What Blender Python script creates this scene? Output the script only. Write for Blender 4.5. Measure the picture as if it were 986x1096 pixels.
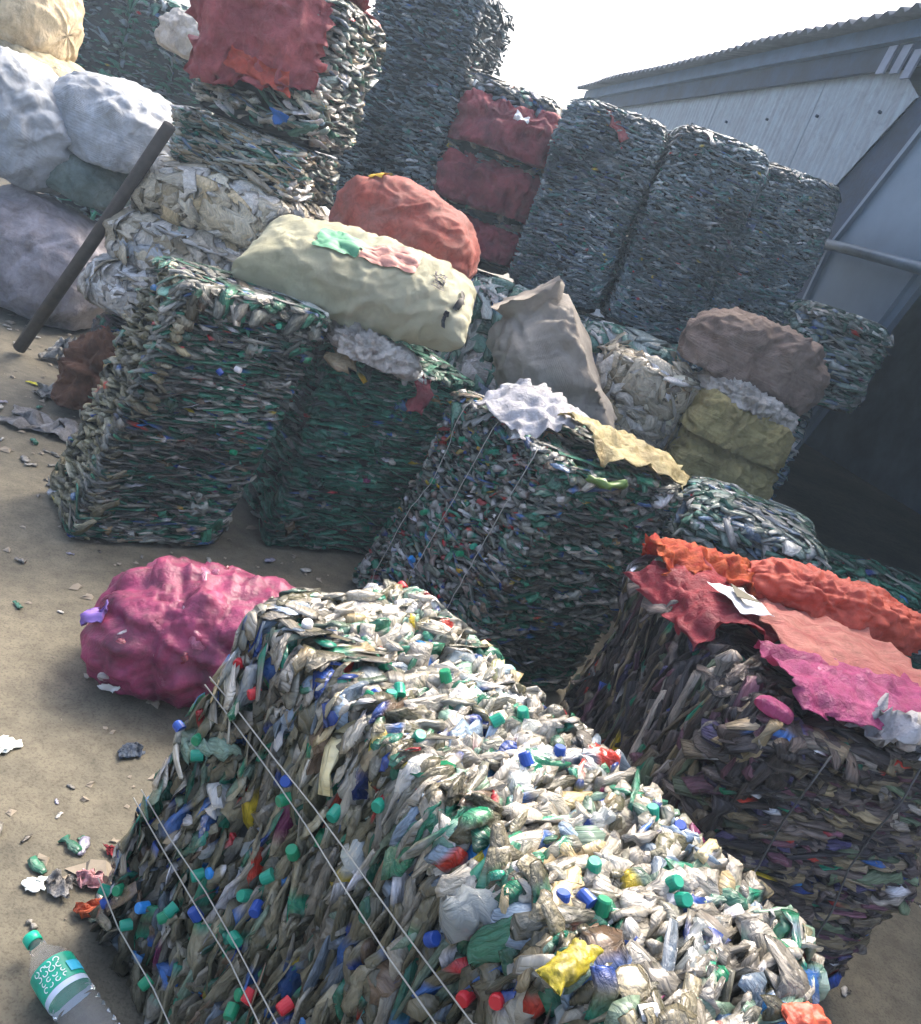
import bpy, bmesh, math, random
import numpy as np
from mathutils import Vector, Matrix

# ------------------------------------------------------------------ camera, sky, sun, exposure
scene = bpy.context.scene
for o in list(bpy.data.objects): bpy.data.objects.remove(o)
IMW, IMH, FPX = 986.0, 1096.0, 950.0
PITCH, ROLL, CAMH = math.radians(18.5), math.radians(20), 1.6
FWD = np.array([0, math.cos(PITCH), -math.sin(PITCH)]); R0 = np.array([1., 0, 0]); U0 = np.cross(R0, FWD)
CR = math.cos(ROLL)*R0 + math.sin(ROLL)*U0
CU = -math.sin(ROLL)*R0 + math.cos(ROLL)*U0
CAM = np.array([0, 0, CAMH])
cd = bpy.data.cameras.new('camera'); cam = bpy.data.objects.new('camera', cd); scene.collection.objects.link(cam)
m = Matrix.Identity(4)
for i in range(3):
    m[i][0] = CR[i]; m[i][1] = CU[i]; m[i][2] = -FWD[i]; m[i][3] = CAM[i]
cam.matrix_world = m
cd.sensor_fit = 'VERTICAL'; cd.sensor_height = 24.0; cd.lens = 24.0*FPX/IMH
cd.clip_start = 0.05; cd.clip_end = 500
scene.camera = cam
SUN_EL, SUN_AZ = math.radians(50), math.radians(24)     # azimuth from +Y towards +X
world = bpy.data.worlds.new('World'); scene.world = world; world.use_nodes = True
wn = world.node_tree.nodes; wl = world.node_tree.links
sky = wn.new('ShaderNodeTexSky'); sky.sky_type = 'NISHITA'; sky.sun_disc = False
sky.sun_elevation = SUN_EL; sky.sun_rotation = SUN_AZ
sky.air_density = 0.75; sky.dust_density = 8.0; sky.ozone_density = 1.0
wl.new(sky.outputs[0], wn['Background'].inputs[0]); wn['Background'].inputs[1].default_value = 0.15
sd = bpy.data.lights.new('sun', 'SUN'); sd.energy = 0.75; sd.angle = math.radians(24); sd.color = (1.0, 0.9, 0.76)
sun = bpy.data.objects.new('sun', sd); scene.collection.objects.link(sun)
sdir = Vector((math.sin(SUN_AZ)*math.cos(SUN_EL), math.cos(SUN_AZ)*math.cos(SUN_EL), math.sin(SUN_EL)))
sun.rotation_euler = (-sdir).to_track_quat('-Z', 'Y').to_euler(); sun.location = (0, 0, 8)
scene.view_settings.view_transform = 'Standard'; scene.view_settings.look = 'None'
scene.view_settings.gamma = 1; scene.view_settings.exposure = 2.05
scene.render.engine = 'CYCLES'

# ------------------------------------------------------------------ helpers
col = scene.collection
RNG = np.random.default_rng(7)

def lin(c):
    c = np.asarray(c, float)/255.0
    return np.where(c <= .04045, c/12.92, ((c+.055)/1.055)**2.4)
def at(x, y, Y):
    d = FWD + CR*(x-IMW/2)/FPX + CU*(IMH/2-y)/FPX
    return CAM + d*Y/d[1]
def atz(x, y, z):
    d = FWD + CR*(x-IMW/2)/FPX + CU*(IMH/2-y)/FPX
    return CAM + d*(z-CAMH)/d[2]

_P = np.random.default_rng(3).random(4096)
def vnoise(p):
    p = np.asarray(p, float); i = np.floor(p).astype(np.int64); f = p-i; f = f*f*(3-2*f)
    out = np.zeros(p.shape[:-1])
    for dx in (0, 1):
        for dy in (0, 1):
            for dz in (0, 1):
                h = ((i[..., 0]+dx)*73856093 ^ (i[..., 1]+dy)*19349663 ^ (i[..., 2]+dz)*83492791) & 4095
                w = (f[..., 0] if dx else 1-f[..., 0])*(f[..., 1] if dy else 1-f[..., 1])*(f[..., 2] if dz else 1-f[..., 2])
                out += w*_P[h]
    return out*2-1
def fbm(p, oct=4, gain=.5):
    s = 0; a = 1.0; p = np.asarray(p, float)
    for k in range(oct):
        s = s + a*vnoise(p*2**k + k*17.3); a *= gain
    return s
def ridged(p, oct=3):
    s = 0; a = 1.0; p = np.asarray(p, float)
    for k in range(oct):
        s = s + a*(1-2*np.abs(vnoise(p*2**k+k*9.1))); a *= .5
    return s

def mesh_np(name, V, quads=None, tris=None, colors=None, smooth=True, uv=None, pc=None):
    V = np.asarray(V, np.float32).reshape(-1, 3)
    me = bpy.data.meshes.new(name)
    q = np.zeros((0, 4), np.int32) if quads is None else np.asarray(quads, np.int32).reshape(-1, 4)
    t = np.zeros((0, 3), np.int32) if tris is None else np.asarray(tris, np.int32).reshape(-1, 3)
    nl = q.size + t.size
    me.vertices.add(len(V)); me.vertices.foreach_set('co', V.ravel())
    me.loops.add(nl); me.polygons.add(len(q)+len(t))
    idx = np.concatenate([q.ravel(), t.ravel()]).astype(np.int32)
    me.loops.foreach_set('vertex_index', idx)
    st = np.concatenate([np.arange(len(q))*4, q.size + np.arange(len(t))*3]).astype(np.int32)
    me.polygons.foreach_set('loop_start', st)
    me.polygons.foreach_set('use_smooth', np.full(len(q)+len(t), smooth))
    me.update(calc_edges=True)
    if colors is not None:
        ca = me.color_attributes.new('col', 'FLOAT_COLOR', 'POINT')
        c4 = np.ones((len(V), 4), np.float32); c4[:, :3] = colors
        ca.data.foreach_set('color', c4.ravel())
    if pc is not None:
        pa = me.attributes.new('pc', 'FLOAT_VECTOR', 'POINT'); pa.data.foreach_set('vector', np.asarray(pc, np.float32).ravel())
    if uv is not None:
        ul = me.uv_layers.new(name='UVMap'); ul.data.foreach_set('uv', np.asarray(uv, np.float32)[idx].ravel())
    me.validate()
    return me
def obj(name, me, mat, parent=None, M=None):
    o = bpy.data.objects.new(name, me); col.objects.link(o)
    if mat is not None and len(me.materials) == 0: me.materials.append(mat)
    if parent is not None: o.parent = parent
    if M is not None: o.matrix_local = M
    return o
def tag(o, label, cat, group=None):
    o['label'] = label; o['category'] = cat
    if group: o['group'] = group
    return o
def struct(o): o['kind'] = 'structure'; return o
def empty(name, loc, label, cat, group=None, yaw=0.):
    e = bpy.data.objects.new(name, None); col.objects.link(e); e.empty_display_size = .1
    e.location = [float(v) for v in loc]; e.rotation_euler = (0, 0, yaw)
    return tag(e, label, cat, group)

def grid_quads(nu, nv, wrapu=False):
    iu = np.arange(nu if wrapu else nu-1); iv = np.arange(nv-1)
    a, b = np.meshgrid(iu, iv, indexing='ij'); a = a.ravel(); b = b.ravel(); a2 = (a+1) % nu
    return np.stack([a*nv+b, a2*nv+b, a2*nv+b+1, a*nv+b+1], 1)

class MB:
    """collects boxes, prisms and tubes into one mesh"""
    def __init__(s): s.V = []; s.F = []; s.n = 0
    def add(s, V, F):
        V = np.asarray(V, float); s.V.append(V); s.F += [[i+s.n for i in f] for f in F]; s.n += len(V)
    def box(s, lo, hi, M=None):
        x0, y0, z0 = lo; x1, y1, z1 = hi
        V = np.array([[x0,y0,z0],[x1,y0,z0],[x1,y1,z0],[x0,y1,z0],[x0,y0,z1],[x1,y0,z1],[x1,y1,z1],[x0,y1,z1]], float)
        s.add(V, [(3,2,1,0),(4,5,6,7),(0,1,5,4),(1,2,6,5),(2,3,7,6),(3,0,4,7)])
    def prism(s, A, B):
        n = len(A); V = np.vstack([A, B])
        s.add(V, [tuple(range(n))[::-1], tuple(range(n, 2*n))] + [(i, (i+1) % n, n+(i+1) % n, n+i) for i in range(n)])
    def tube(s, P, r, seg=6):
        P = np.asarray(P, float); n = len(P); rr = np.broadcast_to(r, n)
        T = np.gradient(P, axis=0); T /= np.linalg.norm(T, axis=1)[:, None]+1e-9
        ref = np.array([0, 0, 1.]) if abs(T[0][2]) < .8 else np.array([1., 0, 0])
        V = []
        for i in range(n):
            a = np.cross(T[i], ref); a /= np.linalg.norm(a)+1e-9; b = np.cross(T[i], a)
            for k in range(seg):
                th = 2*math.pi*k/seg; V.append(P[i]+rr[i]*(a*math.cos(th)+b*math.sin(th)))
        F = [(i*seg+k, i*seg+(k+1) % seg, (i+1)*seg+(k+1) % seg, (i+1)*seg+k) for i in range(n-1) for k in range(seg)]
        F += [tuple(range(seg))[::-1], tuple((n-1)*seg+k for k in range(seg))]
        s.add(V, F)
    def mesh(s, name, smooth=False):
        me = bpy.data.meshes.new(name); me.from_pydata([tuple(v) for v in np.vstack(s.V)], [], s.F)
        me.polygons.foreach_set('use_smooth', [smooth]*len(me.polygons)); me.update(); return me

# ------------------------------------------------------------------ materials
MATS = {}
def new_mat(name):
    m = bpy.data.materials.new(name); m.use_nodes = True; nt = m.node_tree
    b = nt.nodes['Principled BSDF']; MATS[name] = m
    return m, nt, b
def noise_node(nt, scale, detail=4, rough=.6, coord='Object', vec_scale=None):
    tc = nt.nodes.new('ShaderNodeTexCoord'); n = nt.nodes.new('ShaderNodeTexNoise')
    n.inputs['Scale'].default_value = scale; n.inputs['Detail'].default_value = detail; n.inputs['Roughness'].default_value = rough
    if vec_scale:
        mp = nt.nodes.new('ShaderNodeMapping'); mp.inputs['Scale'].default_value = vec_scale
        nt.links.new(tc.outputs[coord], mp.inputs[0]); nt.links.new(mp.outputs[0], n.inputs[0])
    else: nt.links.new(tc.outputs[coord], n.inputs[0])
    return n
def bump(nt, b, src, strength, dist):
    bp = nt.nodes.new('ShaderNodeBump'); bp.inputs['Strength'].default_value = strength; bp.inputs['Distance'].default_value = dist
    nt.links.new(src, bp.inputs['Height']); nt.links.new(bp.outputs[0], b.inputs['Normal']); return bp
def plastic_attr(name, rough=.3, translucent=.15, bump_d=.006, var=.3, spec=.5, fine=90, along=40, coat=.4):
    """crushed plastic: colour from the mesh; creases in each piece's own space (attribute pc = metres along, across, piece number)"""
    m, nt, b = new_mat(name); L_ = nt.links.new
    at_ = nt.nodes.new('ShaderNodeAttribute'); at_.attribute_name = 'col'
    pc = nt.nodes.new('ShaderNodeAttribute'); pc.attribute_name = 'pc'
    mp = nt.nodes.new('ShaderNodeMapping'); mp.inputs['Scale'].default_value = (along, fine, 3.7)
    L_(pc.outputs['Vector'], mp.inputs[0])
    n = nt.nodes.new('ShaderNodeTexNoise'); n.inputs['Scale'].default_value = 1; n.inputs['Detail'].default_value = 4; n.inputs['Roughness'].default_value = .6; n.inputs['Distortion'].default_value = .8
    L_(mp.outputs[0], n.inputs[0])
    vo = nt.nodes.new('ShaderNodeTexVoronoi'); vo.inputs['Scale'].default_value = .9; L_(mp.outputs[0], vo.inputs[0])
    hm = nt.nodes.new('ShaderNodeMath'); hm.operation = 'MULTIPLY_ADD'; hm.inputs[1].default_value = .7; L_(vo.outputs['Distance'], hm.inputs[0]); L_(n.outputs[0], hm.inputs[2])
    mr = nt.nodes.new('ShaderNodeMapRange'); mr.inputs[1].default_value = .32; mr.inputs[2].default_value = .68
    mr.inputs[3].default_value = 1-var; mr.inputs[4].default_value = 1+var  # crease noise lightens and darkens the colour itself, imitating wrinkle highlights
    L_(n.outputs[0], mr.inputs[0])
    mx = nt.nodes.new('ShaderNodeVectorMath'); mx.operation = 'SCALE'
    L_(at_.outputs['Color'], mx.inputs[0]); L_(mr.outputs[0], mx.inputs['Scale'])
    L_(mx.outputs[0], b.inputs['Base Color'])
    b.inputs['Roughness'].default_value = rough; b.inputs['Specular IOR Level'].default_value = spec
    b.inputs['Coat Weight'].default_value = coat; b.inputs['Coat Roughness'].default_value = .12
    bump(nt, b, hm.outputs[0], 1.0, bump_d)
    if translucent:
        tr = nt.nodes.new('ShaderNodeBsdfTranslucent'); L_(mx.outputs[0], tr.inputs[0])
        ms = nt.nodes.new('ShaderNodeMixShader'); ms.inputs[0].default_value = translucent
        L_(b.outputs[0], ms.inputs[1]); L_(tr.outputs[0], ms.inputs[2])
        L_(ms.outputs[0], nt.nodes['Material Output'].inputs[0])
    return m
def fabric(name, c, c2=None, rough=.6, scale=5, stain=.5, bump_d=.02, bump_scale=45, translucent=.1, weave=0, vec_scale=None, spec=.35, fold=1.0, fold_scale=9, dirt=.55):
    """woven sack / film: base colour with stains, fine crumple relief"""
    m, nt, b = new_mat(name)
    c = lin(c); c2 = c*.55 if c2 is None else lin(c2)
    n = noise_node(nt, scale, 6, .65, vec_scale=vec_scale)
    cr = nt.nodes.new('ShaderNodeValToRGB'); e = cr.color_ramp.elements
    e[0].position = .5-.22*stain-.05; e[0].color = (*c2, 1); e[1].position = .62; e[1].color = (*c, 1)
    nt.links.new(n.outputs[0], cr.inputs[0])
    dn = noise_node(nt, scale*3.1, 8, .72); dn.inputs['Distortion'].default_value = 1.2
    dr_ = nt.nodes.new('ShaderNodeValToRGB'); e = dr_.color_ramp.elements; e[0].position = .36; e[0].color = (.42, .38, .33, 1); e[1].position = .56; e[1].color = (1, 1, 1, 1)
    nt.links.new(dn.outputs[0], dr_.inputs[0])
    dm = nt.nodes.new('ShaderNodeMix'); dm.data_type = 'RGBA'; dm.blend_type = 'MULTIPLY'; dm.inputs[0].default_value = dirt
    nt.links.new(cr.outputs[0], dm.inputs[6]); nt.links.new(dr_.outputs[0], dm.inputs[7]); nt.links.new(dm.outputs[2], b.inputs['Base Color'])
    b.inputs['Roughness'].default_value = rough; b.inputs['Specular IOR Level'].default_value = spec
    n2 = noise_node(nt, bump_scale, 5, .7, vec_scale=vec_scale); src = n2.outputs[0]
    if weave:
        tc = nt.nodes.new('ShaderNodeTexCoord'); ws = []
        for d in ('X', 'Y'):
            w = nt.nodes.new('ShaderNodeTexWave'); w.bands_direction = d; w.inputs['Scale'].default_value = weave; w.inputs['Distortion'].default_value = .6
            nt.links.new(tc.outputs['UV'], w.inputs[0]); ws.append(w)
        ad = nt.nodes.new('ShaderNodeMath'); ad.operation = 'ADD'; nt.links.new(ws[0].outputs['Fac'], ad.inputs[0]); nt.links.new(ws[1].outputs['Fac'], ad.inputs[1])
        ad2 = nt.nodes.new('ShaderNodeMath'); ad2.operation = 'MULTIPLY_ADD'; ad2.inputs[1].default_value = .12
        nt.links.new(ad.outputs[0], ad2.inputs[0]); nt.links.new(src, ad2.inputs[2]); src = ad2.outputs[0]
    rg = noise_node(nt, fold_scale, 4, .55, vec_scale=vec_scale); rg.noise_type = 'RIDGED_MULTIFRACTAL'; rg.inputs['Distortion'].default_value = .7
    cmb = nt.nodes.new('ShaderNodeMath'); cmb.operation = 'MULTIPLY_ADD'; cmb.inputs[1].default_value = fold
    nt.links.new(rg.outputs[0], cmb.inputs[0]); nt.links.new(src, cmb.inputs[2]); src = cmb.outputs[0]
    bump(nt, b, src, .9, bump_d)
    if translucent:
        tr = nt.nodes.new('ShaderNodeBsdfTranslucent'); nt.links.new(cr.outputs[0], tr.inputs[0])
        ms = nt.nodes.new('ShaderNodeMixShader'); ms.inputs[0].default_value = translucent
        nt.links.new(b.outputs[0], ms.inputs[1]); nt.links.new(tr.outputs[0], ms.inputs[2])
        nt.links.new(ms.outputs[0], nt.nodes['Material Output'].inputs[0])
    return m
def plain(name, c, rough=.6, metal=0, bump_scale=30, bump_d=.003, var=.25, vscale=6, spec=.4):
    m, nt, b = new_mat(name); c = lin(c)
    n = noise_node(nt, vscale, 5, .65); cr = nt.nodes.new('ShaderNodeValToRGB'); e = cr.color_ramp.elements
    e[0].position = .3; e[0].color = (*(c*(1-var)), 1); e[1].position = .7; e[1].color = (*np.minimum(c*(1+var), .9), 1)
    nt.links.new(n.outputs[0], cr.inputs[0]); nt.links.new(cr.outputs[0], b.inputs['Base Color'])
    b.inputs['Roughness'].default_value = rough; b.inputs['Metallic'].default_value = metal; b.inputs['Specular IOR Level'].default_value = spec
    n2 = noise_node(nt, bump_scale, 4, .6); bump(nt, b, n2.outputs[0], .6, bump_d)
    return m
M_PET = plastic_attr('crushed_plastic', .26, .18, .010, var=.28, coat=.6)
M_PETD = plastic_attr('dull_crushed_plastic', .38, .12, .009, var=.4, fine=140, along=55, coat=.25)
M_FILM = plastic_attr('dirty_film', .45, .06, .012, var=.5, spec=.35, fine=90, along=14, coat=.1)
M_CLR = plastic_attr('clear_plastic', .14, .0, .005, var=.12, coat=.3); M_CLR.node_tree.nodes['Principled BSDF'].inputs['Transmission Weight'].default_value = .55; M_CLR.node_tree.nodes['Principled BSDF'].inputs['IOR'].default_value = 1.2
M_GRIT = plain('grit_stone', (130, 122, 108), .8, vscale=3, var=.4)
M_CORE = plain('dark_bale_core', (38, 40, 38), .8, bump_scale=25, bump_d=.02)  # even dark grey block that shows between the pieces
M_WIRE = plain('galvanised_wire', (168, 168, 160), .45, .5, var=.15)
M_STRAP = plain('dark_strap', (84, 84, 82), .5, .2, var=.15)

# ------------------------------------------------------------------ crushed bottle shapes
def bottle_variant(rng, rings=11, seg=10, film=False):
    """unit-length crushed bottle along x: verts, quads, zone (0 body, 1 label, 2 cap)"""
    t = np.linspace(0, 1, rings); th = np.linspace(0, 2*np.pi, seg, endpoint=False)
    if film:
        prof = (.72+.28*np.sin(np.pi*np.clip(t*.9+.05, 0, 1))**.5)*(1+.32*rng.standard_normal(rings))
        prof = np.clip(prof, .3, 1.4)
    else:
        prof = np.interp(t, [0, .04, .12, .5, .68, .86, .9, 1.0], [.55, .95, 1, .9+.2*rng.random(), .98, .42, .36, .34] if rings >= 16 else [.8, 1, 1, .8+.4*rng.random(), 1, .8, .7, .62])
        prof = prof*(1+(.10 if rings < 16 else .05)*rng.standard_normal(rings)*(t < .8))
        if rings >= 16: prof = prof*(1+.05*np.sin(np.arange(rings)*np.pi)*0+.055*(np.arange(rings) % 2)*(t > .1)*(t < .66))
    twist = rng.normal(0, .5)*t + .15*rng.standard_normal(rings)
    flat = rng.uniform(.75, 1.2)*np.where(t > .87, 1.25, 1.0)*np.clip(1+.35*rng.standard_normal(rings), .4, 1.8)
    kq = math.sqrt(11/rings); cy = np.cumsum(rng.standard_normal(rings))*.08*kq; cz = np.cumsum(rng.standard_normal(rings))*.2*kq
    cy -= np.linspace(cy[0], cy[-1], rings); cz -= np.linspace(cz[0], cz[-1], rings)
    T, TH = np.meshgrid(t, th, indexing='ij')
    yy = np.cos(TH)*prof[:, None]; zz = np.sin(TH)*prof[:, None]*flat[:, None]
    dent = 1+.22*rng.standard_normal(T.shape)*(T < .86)
    yy = yy*(1+.10*rng.standard_normal(T.shape)*(T < .86)); zz = zz*dent
    ct = np.cos(twist)[:, None]; s_ = np.sin(twist)[:, None]
    y2 = yy*ct-zz*s_*.5+cy[:, None]; z2 = zz*ct+yy*s_*.5+cz[:, None]
    V = np.stack([T-.5, y2*.5, z2*.5], -1).reshape(-1, 3)
    Q = []
    for i in range(rings-1):
        for k in range(seg):
            Q.append((i*seg+k, (i+1)*seg+k, (i+1)*seg+(k+1) % seg, i*seg+(k+1) % seg))
    zone = np.where(T > .885, 2, np.where((T > .3) & (T < .62), 1, 0)).ravel()
    # caps at both ends (triangle fan through quads to a centre vertex)
    c0 = V[:seg].mean(0); c1 = V[-seg:].mean(0); n = len(V); V = np.vstack([V, c0, c1])
    tris = [(n, k, (k+1) % seg) for k in range(seg)] + [(n+1, (rings-1)*seg+(k+1) % seg, (rings-1)*seg+k) for k in range(seg)]
    zone = np.concatenate([zone, [0, 2]])
    pcs = np.vstack([np.stack([T.ravel(), np.minimum(TH, 2*np.pi-TH).ravel()/np.pi*1.2, 0*T.ravel()], 1), [[0, .6, 0], [1, .6, 0]]])
    return V, np.array(Q), np.array(tris), zone, pcs
def variants(seed, n, rings, seg, film=False):
    r = np.random.default_rng(seed); return [bottle_variant(r, rings, seg, film) for _ in range(n)]
V_HI = variants(1, 16, 20, 12); V_MID = variants(2, 14, 7, 7); V_LO = variants(4, 12, 5, 5)
F_HI = variants(5, 14, 9, 8, True); F_MID = variants(6, 12, 6, 6, True); F_LO = variants(8, 12, 5, 4, True)

CAPS = [((24, 140, 114), 4), ((36, 72, 150), 3), ((25, 130, 90), 3), ((190, 40, 50), 1), ((225, 225, 225), 2), ((40, 130, 200), 1), ((220, 180, 40), .4)]
LABELS = [((40, 140, 110), 3), ((60, 110, 180), 2.5), ((205, 60, 45), 1), ((215, 190, 50), .8), ((225, 225, 230), 2), ((120, 40, 90), .5), ((30, 60, 130), 1)]
def pick(rng, pal, n):
    w = np.array([p[1] for p in pal], float); w /= w.sum()
    return np.array([lin(p[0]) for p in pal])[rng.choice(len(pal), n, p=w)]

class Bale:
    FR = {'F': ((0, -1, 0), 0, 2, 1), 'B': ((0, 1, 0), 0, 2, 1), 'L': ((-1, 0, 0), 1, 2, 0), 'R': ((1, 0, 0), 1, 2, 0), 'T': ((0, 0, 1), 0, 1, 2)}
    def __init__(s, name, label, cat, group, cx, cy, yaw, w, d, h, sx=0., sy=0., z0=0., seed=0, rnd=9, bulge=.02, tilt=(0, 0)):
        s.yaw = math.radians(yaw); s.w, s.d, s.h, s.sx, s.sy = w, d, h, sx, sy; s.seed = seed; s.rnd = rnd; s.bulge = bulge
        s.rng = np.random.default_rng(seed*101+5)
        s.root = empty(name, (cx, cy, z0), label, cat, group, s.yaw)
        s.loc = np.array([cx, cy, z0]); s.clip = 0.004
    def shape(s, q):
        """normalised box coords (x,y in -1..1, z in 0..1) -> local metres, with rounded edges, bulge and shear"""
        q = np.asarray(q, float); c = q.copy(); c[..., 2] = q[..., 2]*2-1
        p = s.rnd; mag = (np.abs(c)**p).sum(-1)**(1/p); mx = np.abs(c).max(-1)
        k = np.where(mag > 1e-6, np.maximum(mx, 1e-6)/np.maximum(mag, 1e-6), 1)
        c = c*k[..., None]
        b = 1+(fbm(c*1.6+s.seed*3.7, 3)*s.bulge*2.2)[..., None]
        c = c*np.concatenate([b, b, np.ones_like(b)], -1)
        loc = np.stack([c[..., 0]*s.w/2, c[..., 1]*s.d/2, (c[..., 2]+1)/2*s.h], -1)
        loc[..., 0] += s.sx*loc[..., 2]; loc[..., 1] += s.sy*loc[..., 2]
        return loc
    def press(s, p, k):
        """the press platen: whatever sticks out beyond the block is squeezed back to a fraction k"""
        p = np.array(p, float); p[..., 0] -= s.sx*p[..., 2]; p[..., 1] -= s.sy*p[..., 2]
        hw = np.array([s.w/2, s.d/2, s.h/2]); c = (p-[0, 0, s.h/2])/hw
        b = 1+fbm(np.clip(c, -1, 1)*1.6+s.seed*3.7, 3)*s.bulge*2.2; c[..., 0] /= b; c[..., 1] /= b
        mag = (np.abs(c)**s.rnd).sum(-1)**(1/s.rnd); out = mag > 1
        f = np.where(out, (1+(mag-1)*k)/np.maximum(mag, 1e-6), 1); c = c*f[..., None]
        c[..., 0] *= b; c[..., 1] *= b
        p = c*hw+[0, 0, s.h/2]; p[..., 0] += s.sx*p[..., 2]; p[..., 1] += s.sy*p[..., 2]
        p[..., 2] = np.maximum(p[..., 2], .004)
        return p
    def world(s, p):
        p = np.asarray(p, float); c, n = math.cos(s.yaw), math.sin(s.yaw)
        return np.stack([p[..., 0]*c-p[..., 1]*n, p[..., 0]*n+p[..., 1]*c, p[..., 2]], -1)+s.loc
    def core(s, mat, inset=.05):
        n = 9; a = np.linspace(-1, 1, n); Vs = []; Qs = []; off = 0
        fx = 1-2*inset/s.w; fy = 1-2*inset/s.d; fz = 1-inset/s.h
        for ax in range(3):
            for sg in (-1, 1):
                A, B = np.meshgrid(a, a, indexing='ij'); q = np.zeros((n, n, 3)); o = [i for i in range(3) if i != ax]
                q[..., ax] = sg; q[..., o[0]] = A; q[..., o[1]] = B
                q = q*np.array([fx, fy, 1]); q[..., 2] = (q[..., 2]+1)/2*fz
                Vs.append(s.shape(q).reshape(-1, 3)); g = grid_quads(n, n)
                flip = (sg > 0) == (ax == 1)
                Qs.append((g[:, ::-1] if flip else g)+off); off += n*n
        V = np.vstack(Vs); V[:, 2] = np.maximum(V[:, 2], .003)
        obj('pressed_core', mesh_np('pressed_core', V, np.vstack(Qs), smooth=False), mat, s.root)
    def pieces(s, faces, axis, size, pal, mat, nparts, var_hi, var_lo, film_hi=None, film_lo=None, film_frac=0., ang=35, tilt=9, label_p=.3, cap_p=.25,
               part_name='crushed_bottle', stuff_name='crushed_bottle_mass', pref=None, caps=CAPS, labels=LABELS, bright=(.65, 1.25), proud=.02, seen=('F', 'L', 'T', 'R'), endflat=None, squeeze=.25):
        """faces: {letter: count}; axis: the pressing axis (0,1,2); size: (L, w, t) ranges"""
        rng = s.rng; D = np.array([s.w, s.d, s.h]); P = []; AX = []; FACE = []
        for f, n in faces.items():
            nrm, a, b, nx = Bale.FR[f]; nrm = np.array(nrm, float)
            na = max(1, int(round(math.sqrt(n*D[a]/D[b])))); nb = max(1, int(round(n/na)))
            ua, ub = np.meshgrid((np.arange(na)+.5)/na, (np.arange(nb)+.5)/nb, indexing='ij'); k = ua.size
            ua = ua.ravel()+rng.uniform(-.6, .6, k)/na; ub = ub.ravel()+rng.uniform(-.6, .6, k)/nb
            q = np.zeros((k, 3)); q[:, a] = np.clip(ua, 0, 1)*2-1; q[:, b] = np.clip(ub, 0.0, 1)*2-1
            q[:, nx] = nrm[nx]; q[:, 2] = (q[:, 2]+1)/2
            L = rng.uniform(*size[0], k); wd = rng.uniform(*size[1], k); th = rng.uniform(*size[2], k)*np.exp(.25*rng.standard_normal(k))
            lay = np.zeros((k, 3)); ax = axis if endflat is None or f not in endflat else endflat[f]
            lay[:, ax] = 1; lay += rng.normal(0, math.radians(tilt), (k, 3)); lay /= np.linalg.norm(lay, axis=1)[:, None]
            if ax == nx:
                pr = np.zeros((k, 3)); pa = rng.uniform(0, 2*np.pi, k); pr[:, a] = np.cos(pa); pr[:, b] = np.sin(pa)
            else:
                tx = 3-ax-nx; pr = np.zeros((k, 3)); pa = np.radians(rng.normal(0, ang, k)); pa += np.pi*(rng.random(k) < .5)
                pr[:, tx] = np.cos(pa); pr[:, nx] = np.sin(pa)
                if pref and f in pref:
                    pr = np.array(pref[f], float)+rng.normal(0, math.radians(ang), (k, 3)); pr *= np.where(rng.random(k) < .5, 1, -1)[:, None]
            pr -= lay*(pr*lay).sum(1)[:, None]; pr /= np.linalg.norm(pr, axis=1)[:, None]
            sd_ = np.cross(lay, pr)
            ext = np.abs(pr@nrm)*L/2+np.abs(sd_@nrm)*wd/2+np.abs(lay@nrm)*th/2
            loc = s.shape(q)-nrm*(ext-rng.uniform(-.6, 1, k)*proud)[:, None]
            P.append((loc, pr, sd_, lay, L, wd, th)); FACE += [f]*k
        loc, pr, sd_, lay, L, wd, th = [np.concatenate(x) for x in zip(*P)]; FACE = np.array(FACE); n = len(L)
        minz = np.abs(pr[:, 2])*L/2+np.abs(sd_[:, 2])*wd/2+np.abs(lay[:, 2])*th/2
        loc[:, 2] = np.maximum(loc[:, 2], minz*.8+.004)
        body = pick(rng, pal, n)*(rng.uniform(*bright, n)*(1+.55*fbm(loc*5+s.seed, 2)))[:, None]; body = np.clip(body, .004, .85)
        lab = np.where((rng.random(n) < label_p)[:, None], pick(rng, labels, n), body)
        cap = np.where((rng.random(n) < cap_p)[:, None], pick(rng, caps, n), body)
        R = np.stack([pr*L[:, None], sd_*wd[:, None], lay*th[:, None]], -1)      # columns
        isfilm = rng.random(n) < film_frac
        # the parts: pieces that show largest (on seen faces, bright ones stick out), others joined
        show = np.where(np.isin(FACE, seen), L*wd, 0)*rng.uniform(.5, 1.5, n)
        order = np.argsort(-show); partset = np.zeros(n, bool); partset[order[:nparts]] = True
        Vs = []; Qs = []; Ts = []; Cs = []; PC = []; off = 0
        kk = squeeze*rng.uniform(.3, 1.7, n); ids_ = rng.uniform(0, 50, n)
        for film in (False, True):
            pool = film_lo if film else var_lo
            if pool is None: continue
            ids = np.where((~partset) & (isfilm == film))[0]
            vi = rng.integers(0, len(pool), len(ids))
            for v in range(len(pool)):
                g = ids[vi == v]
                if len(g) == 0: continue
                V, Q, T, Z, pcs = pool[v]
                W = np.einsum('nij,kj->nki', R[g], V)+loc[g][:, None, :]; W = s.press(W, kk[g][:, None])
                C = np.where((Z == 2)[None, :, None], cap[g][:, None], np.where((Z == 1)[None, :, None], lab[g][:, None], body[g][:, None]))
                pp = pcs[None]*np.stack([L[g], wd[g], 0*L[g]], 1)[:, None]+np.stack([0*L[g], 0*L[g], ids_[g]], 1)[:, None]
                o = off+np.arange(len(g))*len(V)
                Vs.append(W.reshape(-1, 3)); Cs.append(C.reshape(-1, 3)); PC.append(pp.reshape(-1, 3))
                Qs.append((Q[None]+o[:, None, None]).reshape(-1, 4)); Ts.append((T[None]+o[:, None, None]).reshape(-1, 3)); off += len(g)*len(V)
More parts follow.
